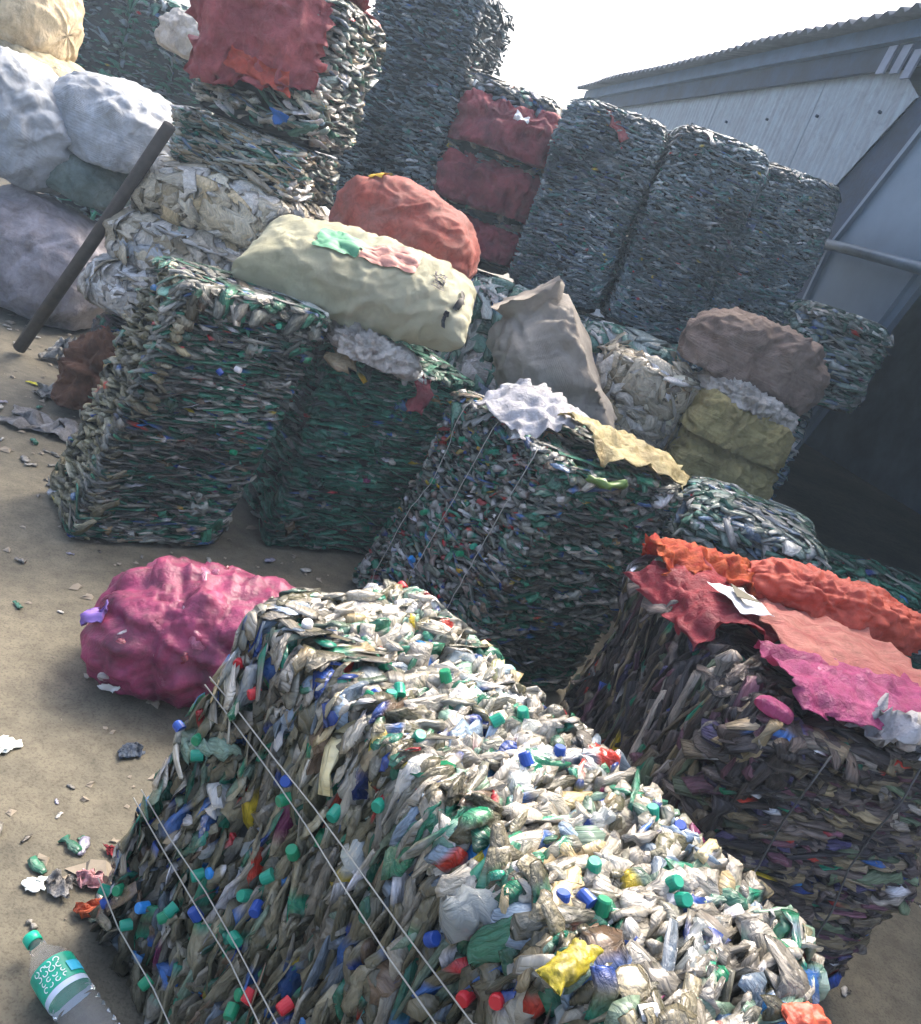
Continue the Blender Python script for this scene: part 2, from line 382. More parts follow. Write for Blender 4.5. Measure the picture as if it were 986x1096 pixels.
        if Vs:
            st = obj(stuff_name, mesh_np(stuff_name, np.vstack(Vs), np.vstack(Qs), np.vstack(Ts), np.vstack(Cs), smooth=True, pc=np.vstack(PC)), mat, s.root); st['kind'] = 'stuff'
        # the individual pieces: each pressed into its own place
        for i in np.where(partset)[0]:
            pool = film_hi if isfilm[i] else var_hi
            V, Q, T, Z, pcs = pool[int(rng.integers(0, len(pool)))]
            C = np.where((Z == 2)[:, None], cap[i], np.where((Z == 1)[:, None], lab[i], body[i]))
            W = s.press(V@R[i].T+loc[i], kk[i])-loc[i]
            obj(part_name, mesh_np(part_name, W, Q, T, C, smooth=True, pc=pcs*[L[i], wd[i], 0]+[0, 0, ids_[i]]), mat, s.root, Matrix.Translation(Vector(loc[i])))
    def caps_on(s, n, faces, pal=CAPS, r=.015):
        """loose bottle caps (necks poking out), each a mesh of its own"""
        rng = s.rng; meshes = []
        for c, w in pal:
            mb = MB(); a = np.linspace(0, 2*np.pi, 14, endpoint=False)
            A = np.stack([np.cos(a)*r, np.sin(a)*r, 0*a-.012], 1); B = A*[.94, .94, 0]+[0, 0, .008]; B2 = A*[.8, .8, 0]+[0, 0, .011]
            mb.prism(A, B); mb.prism(B, B2)
            me = mb.mesh('bottle_cap', False); mm = MATS.get('cap_%d_%d_%d' % c) or plain('cap_%d_%d_%d' % c, c, .35, var=.12)
            me.materials.append(mm); meshes.append((me, w))
        w = np.array([x[1] for x in meshes]); w = w/w.sum()
        for k in range(n):
            f = faces[rng.integers(0, len(faces))]; nrm, a, b, nx = Bale.FR[f]
            q = np.zeros(3); q[a] = rng.uniform(-.95, .95); q[b] = rng.uniform(-.9, .95); q[nx] = nrm[nx]; q[2] = (q[2]+1)/2
            p = s.shape(q)+np.array(nrm)*rng.uniform(-.006, .010)
            d = Vector(nrm)+Vector(rng.normal(0, .45, 3)); M = Matrix.Translation(Vector(p)) @ d.to_track_quat('Z', 'Y').to_matrix().to_4x4()
            obj('bottle_cap', meshes[rng.choice(len(meshes), p=w)][0], None, s.root, M)
    def wire(s, qs, r=.002, mat=None, name='tie_wire', off=.022, n=24, jit=.0015):
        """a wire through normalised box points, lying on the surface"""
        qs = np.asarray(qs, float); t = np.linspace(0, len(qs)-1, n*(len(qs)-1)+1)
        q = np.stack([np.interp(t, np.arange(len(qs)), qs[:, k]) for k in range(3)], 1)
        c = q.copy(); c[:, 2] = c[:, 2]*2-1
        p = s.shape(q); mxi = np.abs(c).argmax(1); nrm = np.zeros_like(c); nrm[np.arange(len(c)), mxi] = np.sign(c[np.arange(len(c)), mxi])
        p = p+nrm*off+s.rng.normal(0, jit, p.shape); p[:, 2] = np.maximum(p[:, 2], .006)
        mb = MB(); mb.tube(p, r, 5); obj(name, mb.mesh(name, True), mat or M_WIRE, s.root)

# ------------------------------------------------------------------ sacks, sheets, scraps
def sack_grid(a, b, c, seed, kind='pillow', nu=112, nv=100, lump=.05, wrinkle=.02, n=2.6, flatb=.55, sag=0., knobs=0.):
    u = np.linspace(0, 2*np.pi, nu, endpoint=False); v = np.linspace(0, 1, nv)
    U, Vv = np.meshgrid(u, v, indexing='ij'); e = 2*Vv-1
    if kind == 'pillow':
        e2 = np.sign(e)*np.abs(e)**.9
        pz = np.clip(1-np.abs(e)**3.2, 0, 1)**.55; py = .90+.10*np.abs(e)**5-.07*np.exp(-((np.abs(e)-.7)/.2)**2); pz = np.maximum(pz, .02)
    elif kind == 'tied':
        e2 = e
        left = np.clip(1-np.abs(np.minimum(e, 0))**2.8, 0, 1)**.5
        t = np.clip(e, 0, 1); right = np.where(t < .82, 1-.52*(t/.82)**2.5, .48+.9*(t-.82))
        py = np.where(e < 0, left, right); pz = py
        py = np.maximum(py, .02); pz = np.maximum(pz, .02)
    elif kind == 'block':
        e2 = e; py = np.clip(1-np.abs(e)**7, 0, 1)**.36; pz = py; py = np.maximum(py, .02); pz = np.maximum(pz, .02)
    else:
        e2 = e; py = np.clip(1-np.abs(e)**2.9, 0, 1)**.48; pz = py; py = np.maximum(py, .02); pz = np.maximum(pz, .02)
    cu, su = np.cos(U), np.sin(U)
    X = a*e2; Y = b*py*np.sign(cu)*np.abs(cu)**(2/n); Z = c*pz*np.sign(su)*np.abs(su)**(2/n)
    P = np.stack([X, Y, Z], -1)
    mn = min(a, b, c); nd = P/np.array([a, b, c]); nd = nd/(np.linalg.norm(nd, axis=-1, keepdims=True)+1e-6)
    dr = fbm(P/mn*.9+seed*5.1, 3)*lump*2*mn + ridged(P/mn*2.2+seed*2.3+fbm(P/mn*2, 2)[..., None]*.5, 3)*wrinkle*mn
    fold = np.stack([P[..., 0]*.55, P[..., 1], P[..., 2]], -1)/mn
    fw = fold*1.3+seed*1.7+np.stack([fbm(fold*1.1+seed+k*5, 2) for k in range(3)], -1)*.7
    dr = dr-np.abs(vnoise(fw*1.5))**.6*wrinkle*mn*2.2+np.clip(1-np.abs(vnoise(fw*2.7+4))*5, 0, 1)*wrinkle*mn*1.0
    if knobs:
        kp = np.random.default_rng(seed).uniform(-1, 1, (70, 3))*np.array([a, b, c]); dd = np.sqrt(((P[..., None, :]-kp*1.0)**2).sum(-1))/(.22*mn)
        dr = dr+knobs*mn*(1-np.minimum(dd.min(-1), 1.6))*.5
    ends = np.clip((np.abs(e)-.45)/.5, 0, 1)
    dr = dr*np.clip(1.15-ends*.6, .2, 1)+np.sin(U*9+seed+3*fbm(P/mn*1.5, 2))*ends*wrinkle*mn*1.2*np.clip(pz, .1, 1)
    dr = dr+creases(P, nd, seed, 60, wrinkle*mn*1.3, .06*mn+.006)
    P = P+nd*dr[..., None]
    P[..., 2] += sag*(e**2)*-c
    P[..., 2] = np.maximum(P[..., 2], -c*flatb+.12*c*fbm(P/mn*1.3+seed, 2)*(P[..., 2] < -c*flatb))
    return P
def creases(P, N, seed, count, amp, width):
    """straight pinched folds, as stretched cloth or film has"""
    r = np.random.default_rng(seed*7+1); flat = P.reshape(-1, 3); h = np.zeros(P.shape[:-1]); ext = np.ptp(flat, axis=0).max()
    for k in range(count):
        c = flat[r.integers(0, len(flat))]; d = r.normal(0, 1, 3); d /= np.linalg.norm(d); L = ext*r.uniform(.10, .32); w = width*r.uniform(.6, 1.6)
        q = P-c; x = q@d; win = np.exp(-((q**2).sum(-1)-x**2)/(L*L))*np.exp(-x**2/(9*w*w))
        h += r.choice([-1, 1], p=[.45, .55])*r.uniform(.5, 1.2)*np.clip(1-np.abs(x)/w, -.25, 1)*win
    return h*amp
class Sack:
    def __init__(s, name, label, cat, group, pos, dims, rot, mat, seed, kind='pillow', parent=None, uvs=(1, 1), rest=None, **kw):
        a, b, c = np.array(dims)/2; s.P = sack_grid(a, b, c, seed, kind, **kw); nu, nv = s.P.shape[:2]
        V = s.P.reshape(-1, 3); Q = grid_quads(nu, nv, True)
        c0 = s.P[:, 0].mean(0); c1 = s.P[:, -1].mean(0); n = len(V); V = np.vstack([V, c0, c1])
        k = np.arange(nu); k2 = (k+1) % nu
        T = np.vstack([np.stack([np.full(nu, n), k*nv, k2*nv], 1)[:, ::-1], np.stack([np.full(nu, n+1), k2*nv+nv-1, k*nv+nv-1], 1)[:, ::-1]])
        uu, vv = np.meshgrid(np.linspace(0, 1, nu), np.linspace(0, 1, nv), indexing='ij')
        uv = np.vstack([np.stack([uu.ravel()*uvs[0], vv.ravel()*uvs[1]], 1), [[.5, 0], [.5, 1]]])
        me = mesh_np(name, V, Q[:, ::-1], T, uv=uv)
        rot = [math.radians(x) for x in rot]
        Rm = Matrix.Rotation(rot[2], 4, 'Z') @ Matrix.Rotation(rot[1], 4, 'Y') @ Matrix.Rotation(rot[0], 4, 'X')
        s.Rm = np.array(Rm)[:3, :3]; pos = np.array(pos, float)
        if rest is not None: pos[2] += rest-(V@s.Rm.T)[:, 2].min()-pos[2]
        s.o = obj(name, me, mat, parent, Matrix.Translation(Vector(pos)) @ Rm); s.pos = pos; s.nu, s.nv = nu, nv
        if label: tag(s.o, label, cat, group)
    def surf(s, u, v, off=.003):
        """point on the sack: u in 0..1 round, v in 0..1 along"""
        fu = (np.asarray(u) % 1)*s.nu; fv = np.clip(np.asarray(v), 0, 1)*(s.nv-1)
        i = np.floor(fu).astype(int); j = np.minimum(np.floor(fv).astype(int), s.nv-2); a = (fu-i)[..., None]; b = (fv-j)[..., None]; i2 = (i+1) % s.nu; i = i % s.nu
        p = s.P[i, j]*(1-a)*(1-b)+s.P[i2, j]*a*(1-b)+s.P[i, j+1]*(1-a)*b+s.P[i2, j+1]*a*b
        du = s.P[i2, j]-s.P[i, j]; dv = s.P[i, j+1]-s.P[i, j]; nn = np.cross(dv, du); nn /= np.linalg.norm(nn, axis=-1, keepdims=True)+1e-9
        sg = np.sign((nn*(p*[0, 1, 1])).sum(-1, keepdims=True)); nn = nn*np.where(sg == 0, 1, sg)
        return p+nn*off
    def patch(s, name, u0, u1, v0, v1, mat, n=26, off=.006, wob=.0, seed=0):
        a, b = np.meshgrid(np.linspace(0, 1, n), np.linspace(0, 1, n), indexing='ij')
        w = wob*fbm(np.stack([a*3, b*3, a*0+seed], -1), 2)
        P = s.surf(u0+(u1-u0)*a+w*(u1-u0), v0+(v1-v0)*b+w*(v1-v0), off)
        return obj(name, mesh_np(name, P, grid_quads(n, n)), mat, s.o)
    def letters(s, name, text, u0, v0, du, dv, mat, swap=False, off=.008):
        """printed lettering that follows the cloth"""
        cu = bpy.data.curves.new(name, 'FONT'); cu.body = text; cu.size = 1; cu.resolution_u = 3; cu.offset = .03
        to = bpy.data.objects.new(name, cu); col.objects.link(to); bpy.context.view_layer.update()
        me = bpy.data.meshes.new_from_object(to.evaluated_get(bpy.context.evaluated_depsgraph_get()))
        bpy.data.objects.remove(to)
        bm = bmesh.new(); bm.from_mesh(me); bmesh.ops.triangulate(bm, faces=bm.faces); bmesh.ops.subdivide_edges(bm, edges=bm.edges, cuts=5, use_grid_fill=True); bm.to_mesh(me); bm.free()
        c = np.zeros(len(me.vertices)*3); me.vertices.foreach_get('co', c); c = c.reshape(-1, 3)
        x, y = (c[:, 1], c[:, 0]) if swap else (c[:, 0], c[:, 1])
        p = s.surf(u0+du*y, v0+dv*x, off); me.vertices.foreach_set('co', p.astype(np.float32).ravel()); me.update(); me.materials.clear()
        return obj(name, me, mat, s.o)

def catmull(C, k):
    """upsample control rows along axis 0"""
    n = len(C); t = np.linspace(0, n-1, (n-1)*k+1); i = np.minimum(t.astype(int), n-2); f = (t-i).reshape(-1, *([1]*(C.ndim-1)))
    g = lambda j: C[np.clip(j, 0, n-1)]
    p0, p1, p2, p3 = g(i-1), g(i), g(i+1), g(i+2)
    return .5*((2*p1)+(-p0+p2)*f+(2*p0-5*p1+4*p2-p3)*f**2+(-p0+3*p1-3*p2+p3)*f**3)
def sheet(name, ctrl, mat, label=None, cat=None, parent=None, k=12, amp=.015, freq=9, seed=0, ragged=.02, group=None):
    """crumpled film through a control grid of world (or parent-local) points; thin but a closed shell"""
    C = np.asarray(ctrl, float); G = catmull(C, k); G = np.swapaxes(catmull(np.swapaxes(G, 0, 1), k), 0, 1)
    nu, nv = G.shape[:2]
    du = np.gradient(G, axis=0); dv = np.gradient(G, axis=1); N = np.cross(du, dv); N /= np.linalg.norm(N, axis=-1, keepdims=True)+1e-9
    if N[..., 2].mean() < 0: N = -N
    w = fbm(G*freq*.6+seed, 2)[..., None]*.6
    G = G+N*((ridged(G*freq+seed*3.1+w, 3)*amp*.6+fbm(G*freq*.5+seed, 3)*amp*.8))[..., None]
    G = G+N*creases(G, N, seed+40, 46, min(amp, .03)*.33, .016)[..., None]
    a, b = np.meshgrid(np.linspace(-1, 1, nu), np.linspace(-1, 1, nv), indexing='ij'); ed = np.maximum(np.abs(a), np.abs(b))**6
    G = G+ed[..., None]*ragged*np.stack([fbm(G*25+seed+7*k_, 2) for k_ in range(3)], -1)*np.array([1, 1, .5])
    V = np.vstack([G.reshape(-1, 3), (G-N*.0016).reshape(-1, 3)]); Q = grid_quads(nu, nv); n = nu*nv
    bd = np.concatenate([np.arange(nv), np.arange(1, nu)*nv+nv-1, (nu-1)*nv+np.arange(nv-2, -1, -1), np.arange(nu-2, 0, -1)*nv]); bn = np.roll(bd, -1)
    Q = np.vstack([Q, Q[:, ::-1]+n, np.stack([bd, bn, bn+n, bd+n], 1)])
    o = obj(name, mesh_np(name, V, Q), mat, parent)
    if label: tag(o, label, cat, group)
    return o
def scrap(name, label, cat, pos, size, mat, seed, yaw=0, height=.4, group=None, n=15, parent=None):
    """a crumpled scrap of film or foil lying on the ground"""
    r = np.random.default_rng(seed); a, b = np.meshgrid(np.linspace(-1, 1, n), np.linspace(-1, 1, n), indexing='ij')
    rad = 1+.35*fbm(np.stack([a*1.3, b*1.3, a*0+seed*3.3], -1), 2)
    P = np.stack([a*rad*size[0]/2, b*rad*size[1]/2, a*0], -1); sc = min(size)
    h = np.abs(ridged(np.stack([a*1.4, b*1.4, a*0+seed], -1), 3))*height*sc*.55*(1-.6*np.maximum(np.abs(a), np.abs(b))**3)
    P[..., 2] = h; P[..., :2] += .14*sc*np.stack([fbm(np.stack([a*3, b*3, a*0+seed+k*9], -1), 2) for k in (1, 2)], -1)
    c, s_ = math.cos(math.radians(yaw)), math.sin(math.radians(yaw)); X = P[..., 0]*c-P[..., 1]*s_; Y = P[..., 0]*s_+P[..., 1]*c
    P = np.stack([X, Y, P[..., 2]-P[..., 2].min()+.003], -1)
    V = np.vstack([P.reshape(-1, 3), (P-[0, 0, .0015]).reshape(-1, 3)]); Q = grid_quads(n, n); k = n*n
    bd = np.concatenate([np.arange(n), np.arange(1, n)*n+n-1, (n-1)*n+np.arange(n-2, -1, -1), np.arange(n-2, 0, -1)*n]); bn = np.roll(bd, -1)
    Q = np.vstack([Q, Q[:, ::-1]+k, np.stack([bd, bn, bn+k, bd+k], 1)])
    o = obj(name, mesh_np(name, V, Q), mat, parent); o.location = [float(x) for x in pos]
    if label: tag(o, label, cat, group)
    return o

# ------------------------------------------------------------------ ground
def build_ground():
    m, nt, b = new_mat('dusty_concrete_yard')
    n1 = noise_node(nt, 1.1, 8, .62); n2 = noise_node(nt, 14, 8, .7); n3 = noise_node(nt, 160, 3, .6)
    cr = nt.nodes.new('ShaderNodeValToRGB'); e = cr.color_ramp.elements
    e[0].position = .33; e[0].color = (*lin((82, 80, 69)), 1); e[1].position = .64; e[1].color = (*lin((113, 107, 90)), 1)
    nt.links.new(n1.outputs[0], cr.inputs[0])
    cr2 = nt.nodes.new('ShaderNodeValToRGB'); e = cr2.color_ramp.elements
    e[0].position = .3; e[0].color = (.45, .45, .44, 1); e[1].position = .6; e[1].color = (1, 1, 1, 1)
    nt.links.new(n2.outputs[0], cr2.inputs[0])
    mx = nt.nodes.new('ShaderNodeMix'); mx.data_type = 'RGBA'; mx.blend_type = 'MULTIPLY'; mx.inputs[0].default_value = .8
    nt.links.new(cr.outputs[0], mx.inputs[6]); nt.links.new(cr2.outputs[0], mx.inputs[7])
    cr3 = nt.nodes.new('ShaderNodeValToRGB'); e = cr3.color_ramp.elements
    e[0].position = .36; e[0].color = (.5, .48, .45, 1); e[1].position = .5; e[1].color = (1, 1, 1, 1)
    nt.links.new(n3.outputs[0], cr3.inputs[0])
    mx2 = nt.nodes.new('ShaderNodeMix'); mx2.data_type = 'RGBA'; mx2.blend_type = 'MULTIPLY'; mx2.inputs[0].default_value = .7
    nt.links.new(mx.outputs[2], mx2.inputs[6]); nt.links.new(cr3.outputs[0], mx2.inputs[7])
    nt.links.new(mx2.outputs[2], b.inputs['Base Color']); b.inputs['Roughness'].default_value = .85
    ad = nt.nodes.new('ShaderNodeMath'); ad.operation = 'MULTIPLY_ADD'; ad.inputs[1].default_value = .35
    nt.links.new(n3.outputs[0], ad.inputs[0]); nt.links.new(n2.outputs[0], ad.inputs[2]); bump(nt, b, ad.outputs[0], .5, .008)
    g = np.concatenate([[-300, -80, -20], np.linspace(-8, 8, 61), [20, 80, 300]])
    gy = np.concatenate([[-300, -60, -10], np.linspace(-2, 12, 61), [25, 80, 300]])
    X, Y = np.meshgrid(g, gy, indexing='ij'); Z = fbm(np.stack([X*.7, Y*.7, X*0], -1), 3)*.006-.008
    Z[np.hypot(X, Y) > 40] = -.01
    struct(obj('ground', mesh_np('ground', np.stack([X, Y, Z], -1), grid_quads(len(g), len(gy))), m))
build_ground()

# ------------------------------------------------------------------ shed on the right (facade line x = X0 - .268 y)
def build_shed():
    X0, SL = 3.45, -.268
    u = np.array([SL, 1, 0]); u /= np.linalg.norm(u); nrm = np.array([u[1], -u[0], 0.])     # nrm points into the building (+x)
    def fp(Y, z, off=0.): return np.array([X0+SL*Y, Y, z])+nrm*off
    root = empty('metal_shed', fp(6, 0), 'grey corrugated metal shed with dark open doorway on the right', 'shed')
    base = np.array(root.location)
    wallm = fabric('grey_sheet_metal', (142, 158, 170), (126, 136, 144), .6, 3, .5, translucent=0, vec_scale=(6, 6, .5), bump_d=.001, dirt=.35)
    darkm = fabric('dark_blue_steel', (28, 56, 86), (22, 40, 58), .7, 3, .5, translucent=0, bump_d=.002, dirt=.5)
    roofm = plain('weathered_roof_sheet', (76, 84, 96), .8, var=.3, vscale=9)
    doorm = plain('galvanised_door_steel', (96, 116, 134), .5, .2, var=.18, vscale=1.5, bump_d=.001)
    inm = plain('dim_interior_paint', (96, 124, 156), .85, var=.3, vscale=2)
    def put(name, V, F, mat, parent=root, smooth=False):
        me = bpy.data.meshes.new(name); me.from_pydata([tuple(np.array(v)-base) for v in V], [], F); me.update(); return obj(name, me, mat, parent)
    # corrugated wall panels: each sheet 0.9 m wide, ribs vertical
    Ys = np.arange(13.9, 6.05, -.92); wall = empty_part('wall', root)
    for k, y1 in enumerate(Ys):
        y0 = y1-.915; n = 49; yy = np.linspace(y0, y1, n); prof = .0018*np.sin(yy*2*math.pi/.076)
        if y0 < 6.2: y0 = 6.2
        low = np.where(yy < 6.86, np.clip(3.08-(yy-6.25)*(.74/.6), 2.33, 3.1), 0.0)
        ztop = np.where(yy < 6.55, np.clip(3.06+(yy-6.25)*.62, 3.0, 3.26), 3.26); low = np.minimum(low, ztop-.01)
        keep = yy >= 6.24; yy, prof, low, ztop = yy[keep], prof[keep], low[keep], ztop[keep]; n = len(yy)
        if n < 3: continue
        V = [fp(y, l, p+.002*(k % 2)) for y, l, p in zip(yy, low, prof)]+[fp(y, t, p+.002*(k % 2)) for y, t, p in zip(yy, ztop, prof)]
        V += [v+nrm*.003 for v in V]
        F = [(i, i+1, n+i+1, n+i) for i in range(n-1)]+[(2*n+i+1, 2*n+i, 3*n+i, 3*n+i+1) for i in range(n-1)]
        o = put('wall_sheet', V, F, wallm, wall); o.data.polygons.foreach_set('use_smooth', [True]*len(F))
    # bolts under the eave
    for k in range(9):
        c = fp(6.55+k*.78, 2.97, -.012); mb = MB(); a = np.linspace(0, 2*np.pi, 8, endpoint=False)
        ring = np.array([c+u*math.cos(t)*.011+np.array([0, 0, 1])*math.sin(t)*.011 for t in a])
        mb.prism(ring-base, ring*1.0-nrm*.02-base); obj('bolt', mb.mesh('bolt'), darkm, wall)
    # roof: corrugated sheets with a slope into the building, overhanging
    roof = empty_part('roof', root)
    for k in range(10):
        y1 = 13.9-k*1.05; y0 = y1-1.08; n = 30; yy = np.linspace(y0, y1, n); pr = .022*np.sin(yy*2*math.pi/.146)+.006*(k % 2)
        V = []
        for off, dz in ((-.24, -.02), (4.5, 1.35)):
            V += [fp(y, 3.53+dz+p+.012*math.sin(y*1.7), off) for y, p in zip(yy, pr)]
        V += [v-np.array([0, 0, .012]) for v in V]
        F = [(i, i+1, n+i+1, n+i) for i in range(n-1)]+[(2*n+i+1, 2*n+i, 3*n+i, 3*n+i+1) for i in range(n-1)]+[(i+1, i, 2*n+i, 2*n+i+1) for i in range(n-1)]
        o = put('roof_sheet', V, F, roofm, roof); o.data.polygons.foreach_set('use_smooth', [True]*len(F))
    def slab(name, pts, th, mat, off=0., parent=root):
        A = np.array([fp(y, z, off) for y, z in pts])-base; B = A+nrm*th; mb = MB(); mb.prism(A, B); return obj(name, mb.mesh(name), mat, parent)
    slab('fascia_board', [(13.9, 3.23), (3.6, 3.23), (3.6, 3.40), (13.9, 3.40)], .03, darkm, -.05)
    slab('gutter_board', [(13.9, 3.385), (3.6, 3.385), (3.6, 3.50), (13.9, 3.50)], .05, plain('blue_grey_board', (40, 74, 108), .6), -.10)
    # short bracket plates near the corner of the wall
    for k, (y, zz) in enumerate([(6.72, 3.2), (6.56, 3.19), (6.42, 3.15)]):
        slab('bracket_plate', [(y, zz), (y-.09, zz), (y-.12, zz+.17), (y-.03, zz+.17)], .015, plain('pale_bracket', (112, 124, 144), .6), -.075)
    # dark slab standing in for the shaded gap beside the door, door leaf, bar
    slab('dark_gap_slab', [(6.88, 0), (6.45, 0), (6.44, 2.1), (6.02, 2.95), (5.92, 3.26), (6.12, 3.26), (6.84, 2.36)], .06, darkm, .02)
    leaf = slab('door_leaf', [(6.46, .02), (6.08, .02), (5.38, 1.96), (4.95, 3.24), (5.86, 3.24), (6.06, 2.86), (6.44, 2.1)], .04, doorm, -.03)
    for k, t in enumerate((.05, .92)):
        lo = (6.46+(6.08-6.46)*t, .02); md = (6.44+(5.34-6.44)*t, 2.1); hi = (5.86+(4.95-5.86)*t, 3.2)
        w = .025
        slab('rib', [lo, (lo[0]-w, lo[1]), (md[0]-w, md[1]), (hi[0]-w, hi[1]), hi, md], .03, doorm, -.058, leaf)
    mb = MB(); mb.tube(np.array([fp(y, z, -.12) for y, z in ((6.75, 2.10), (6.0, 2.09), (5.2, 2.06), (4.2, 2.03))])-base, .035, 10)
    obj('door_rail', mb.mesh('door_rail', True), plain('rail_steel', (76, 96, 112), .5, .3), root)
    # closed interior behind the opening
    def inner(name, pts): 
        return put(name, pts, [(0, 1, 2, 3)], inm)
    a, b_, d = 1.5, 13.8, 4.4
    inner('interior_wall', [fp(a, -.3, d), fp(b_, -.3, d), fp(b_, 4.8, d), fp(a, 4.8, d)])
    inner('interior_wall', [fp(a, -.3, .04), fp(a, -.3, d), fp(a, 4.8, d), fp(a, 3.5, .04)])
    inner('interior_wall', [fp(b_, -.3, .04), fp(b_, -.3, d), fp(b_, 4.8, d), fp(b_, 3.5, .04)])
    inner('interior_ceiling', [fp(a, 3.46, .06), fp(b_, 3.46, .06), fp(b_, 4.7, d), fp(a, 4.7, d)])
    slab('door_header', [(6.0, 3.20), (1.5, 3.20), (1.5, 3.50), (6.0, 3.50)], .05, darkm, .09)
def empty_part(name, root):
    e = bpy.data.objects.new(name, None); col.objects.link(e); e.parent = root; return e
build_shed()

def far_building():
    c = at(190, 8, 13); root = empty('far_shed', (c[0], c[1], 0), 'low grey roofed shed behind the green bales, top left', 'shed')
    mb = MB(); mb.box((-4, 0, 0), (2.2, 3, c[2]-.15)); obj('wall', mb.mesh('wall'), plain('far_wall_plaster', (200, 200, 200), .8), root)
    z = c[2]; mb = MB()
    mb.prism(np.array([[-4.2, -.4, z-.12], [2.5, -.4, z-.12], [2.5, -.4, z+.02], [-4.2, -.4, z+.02]]), np.array([[-4.2, 3.4, z+.5], [2.5, 3.4, z+.5], [2.5, 3.4, z+.64], [-4.2, 3.4, z+.64]]))
    obj('roof', mb.mesh('roof'), plain('far_roof_sheet', (120, 122, 124), .8), root)
far_building()

# ------------------------------------------------------------------ palettes
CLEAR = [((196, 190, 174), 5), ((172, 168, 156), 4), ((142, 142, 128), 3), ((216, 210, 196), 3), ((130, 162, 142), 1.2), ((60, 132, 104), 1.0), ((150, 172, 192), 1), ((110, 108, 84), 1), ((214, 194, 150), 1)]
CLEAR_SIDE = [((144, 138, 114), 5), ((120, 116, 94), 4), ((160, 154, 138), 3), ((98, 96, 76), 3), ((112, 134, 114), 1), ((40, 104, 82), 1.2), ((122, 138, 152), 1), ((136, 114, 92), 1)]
DARKGREEN = [((118, 122, 112), 4), ((88, 94, 86), 4), ((146, 146, 136), 3), ((48, 124, 96), 3.2), ((42, 102, 80), 3.2), ((176, 174, 164), 1.3), ((132, 118, 98), .8), ((60, 92, 136), .4)]
GREEN = [((48, 122, 98), 5), ((42, 104, 84), 5), ((74, 140, 116), 3), ((108, 130, 118), 2), ((150, 158, 148), .9), ((68, 80, 74), 3)]
MIXED = [((112, 120, 108), 4), ((86, 92, 84), 4), ((146, 148, 140), 3), ((52, 116, 92), 2.5), ((124, 110, 100), 1.5), ((176, 176, 172), 1.4), ((92, 116, 150), .5), ((160, 70, 70), .3), ((170, 150, 70), .25)]
BLUEGREY = [((130, 146, 152), 5), ((108, 126, 134), 5), ((88, 106, 114), 4), ((158, 170, 174), 2.2), ((84, 128, 126), 2), ((190, 198, 200), .6), ((100, 116, 146), .6)]
PALEGREEN = [((184, 192, 184), 4), ((134, 156, 146), 4), ((84, 130, 112), 3), ((208, 210, 204), 2.5), ((76, 104, 94), 2), ((130, 154, 176), 1)]
BROWNFILM = [((96, 86, 80), 5), ((76, 68, 66), 5), ((122, 110, 90), 3), ((104, 70, 82), 1.6), ((138, 124, 96), 1.6), ((78, 72, 106), .9), ((150, 142, 132), 1.2), ((62, 58, 60), 4), ((88, 102, 80), 1)]
STRAW = [((150, 144, 112), 5), ((120, 116, 90), 4), ((170, 166, 140), 2), ((90, 88, 70), 3)]

B = {}
DPAR = (-1.25, 3.25, 41, .58, .46, 1.03, .23, .01); EPAR = (-.65, 3.90, 33, .65, .68, .90, .10, -.01); RPAR = (.94, 2.27, 16.6, .70, .88, .77, .12, .04)
# front bale, clear bottles, lying with its pressing axis along its length
b = B['A'] = Bale('bottle_bale', 'large bale of crushed clear bottles with bright caps, nearest the camera', 'bale', 'bales of crushed bottles', .128, 1.205, -42.3, 1.10, .47, .785, -.02, .19, seed=1, rnd=26, bulge=.03)
b.core(M_CORE, .05)
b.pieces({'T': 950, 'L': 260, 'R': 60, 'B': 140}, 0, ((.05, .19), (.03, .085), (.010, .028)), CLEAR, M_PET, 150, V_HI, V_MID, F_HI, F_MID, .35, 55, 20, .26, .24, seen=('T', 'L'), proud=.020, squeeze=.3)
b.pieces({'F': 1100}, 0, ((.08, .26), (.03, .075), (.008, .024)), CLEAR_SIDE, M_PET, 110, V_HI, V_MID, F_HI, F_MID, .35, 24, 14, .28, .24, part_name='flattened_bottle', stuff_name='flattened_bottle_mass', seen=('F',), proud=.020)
BIGB = [((224, 226, 224), 5), ((196, 206, 206), 4), ((150, 196, 176), 2), ((170, 192, 214), 2), ((60, 140, 108), 1), ((206, 190, 160), 1.5)]
b.pieces({'T': 34, 'F': 30}, 0, ((.17, .25), (.065, .095), (.03, .05)), BIGB, M_CLR, 64, V_HI, V_MID, F_HI, F_MID, .0, 40, 16, .75, .85, part_name='whole_bottle', seen=('T', 'F'), proud=.03, squeeze=.5, bright=(.85, 1.1))
b.caps_on(105, ['T', 'F', 'F', 'L'], CAPS[:3]+CAPS[5:6]+[((190, 40, 50), .6), ((225, 225, 225), .4)], .0115)
for z, e in ((.80, 0), (.765, .03), (.44, 0), (.405, .02), (.16, 0)):
    b.wire([(-.985, -1, z+e*.3), (.985, -1, z-e)], .0014, off=.020, n=8, jit=.0008)
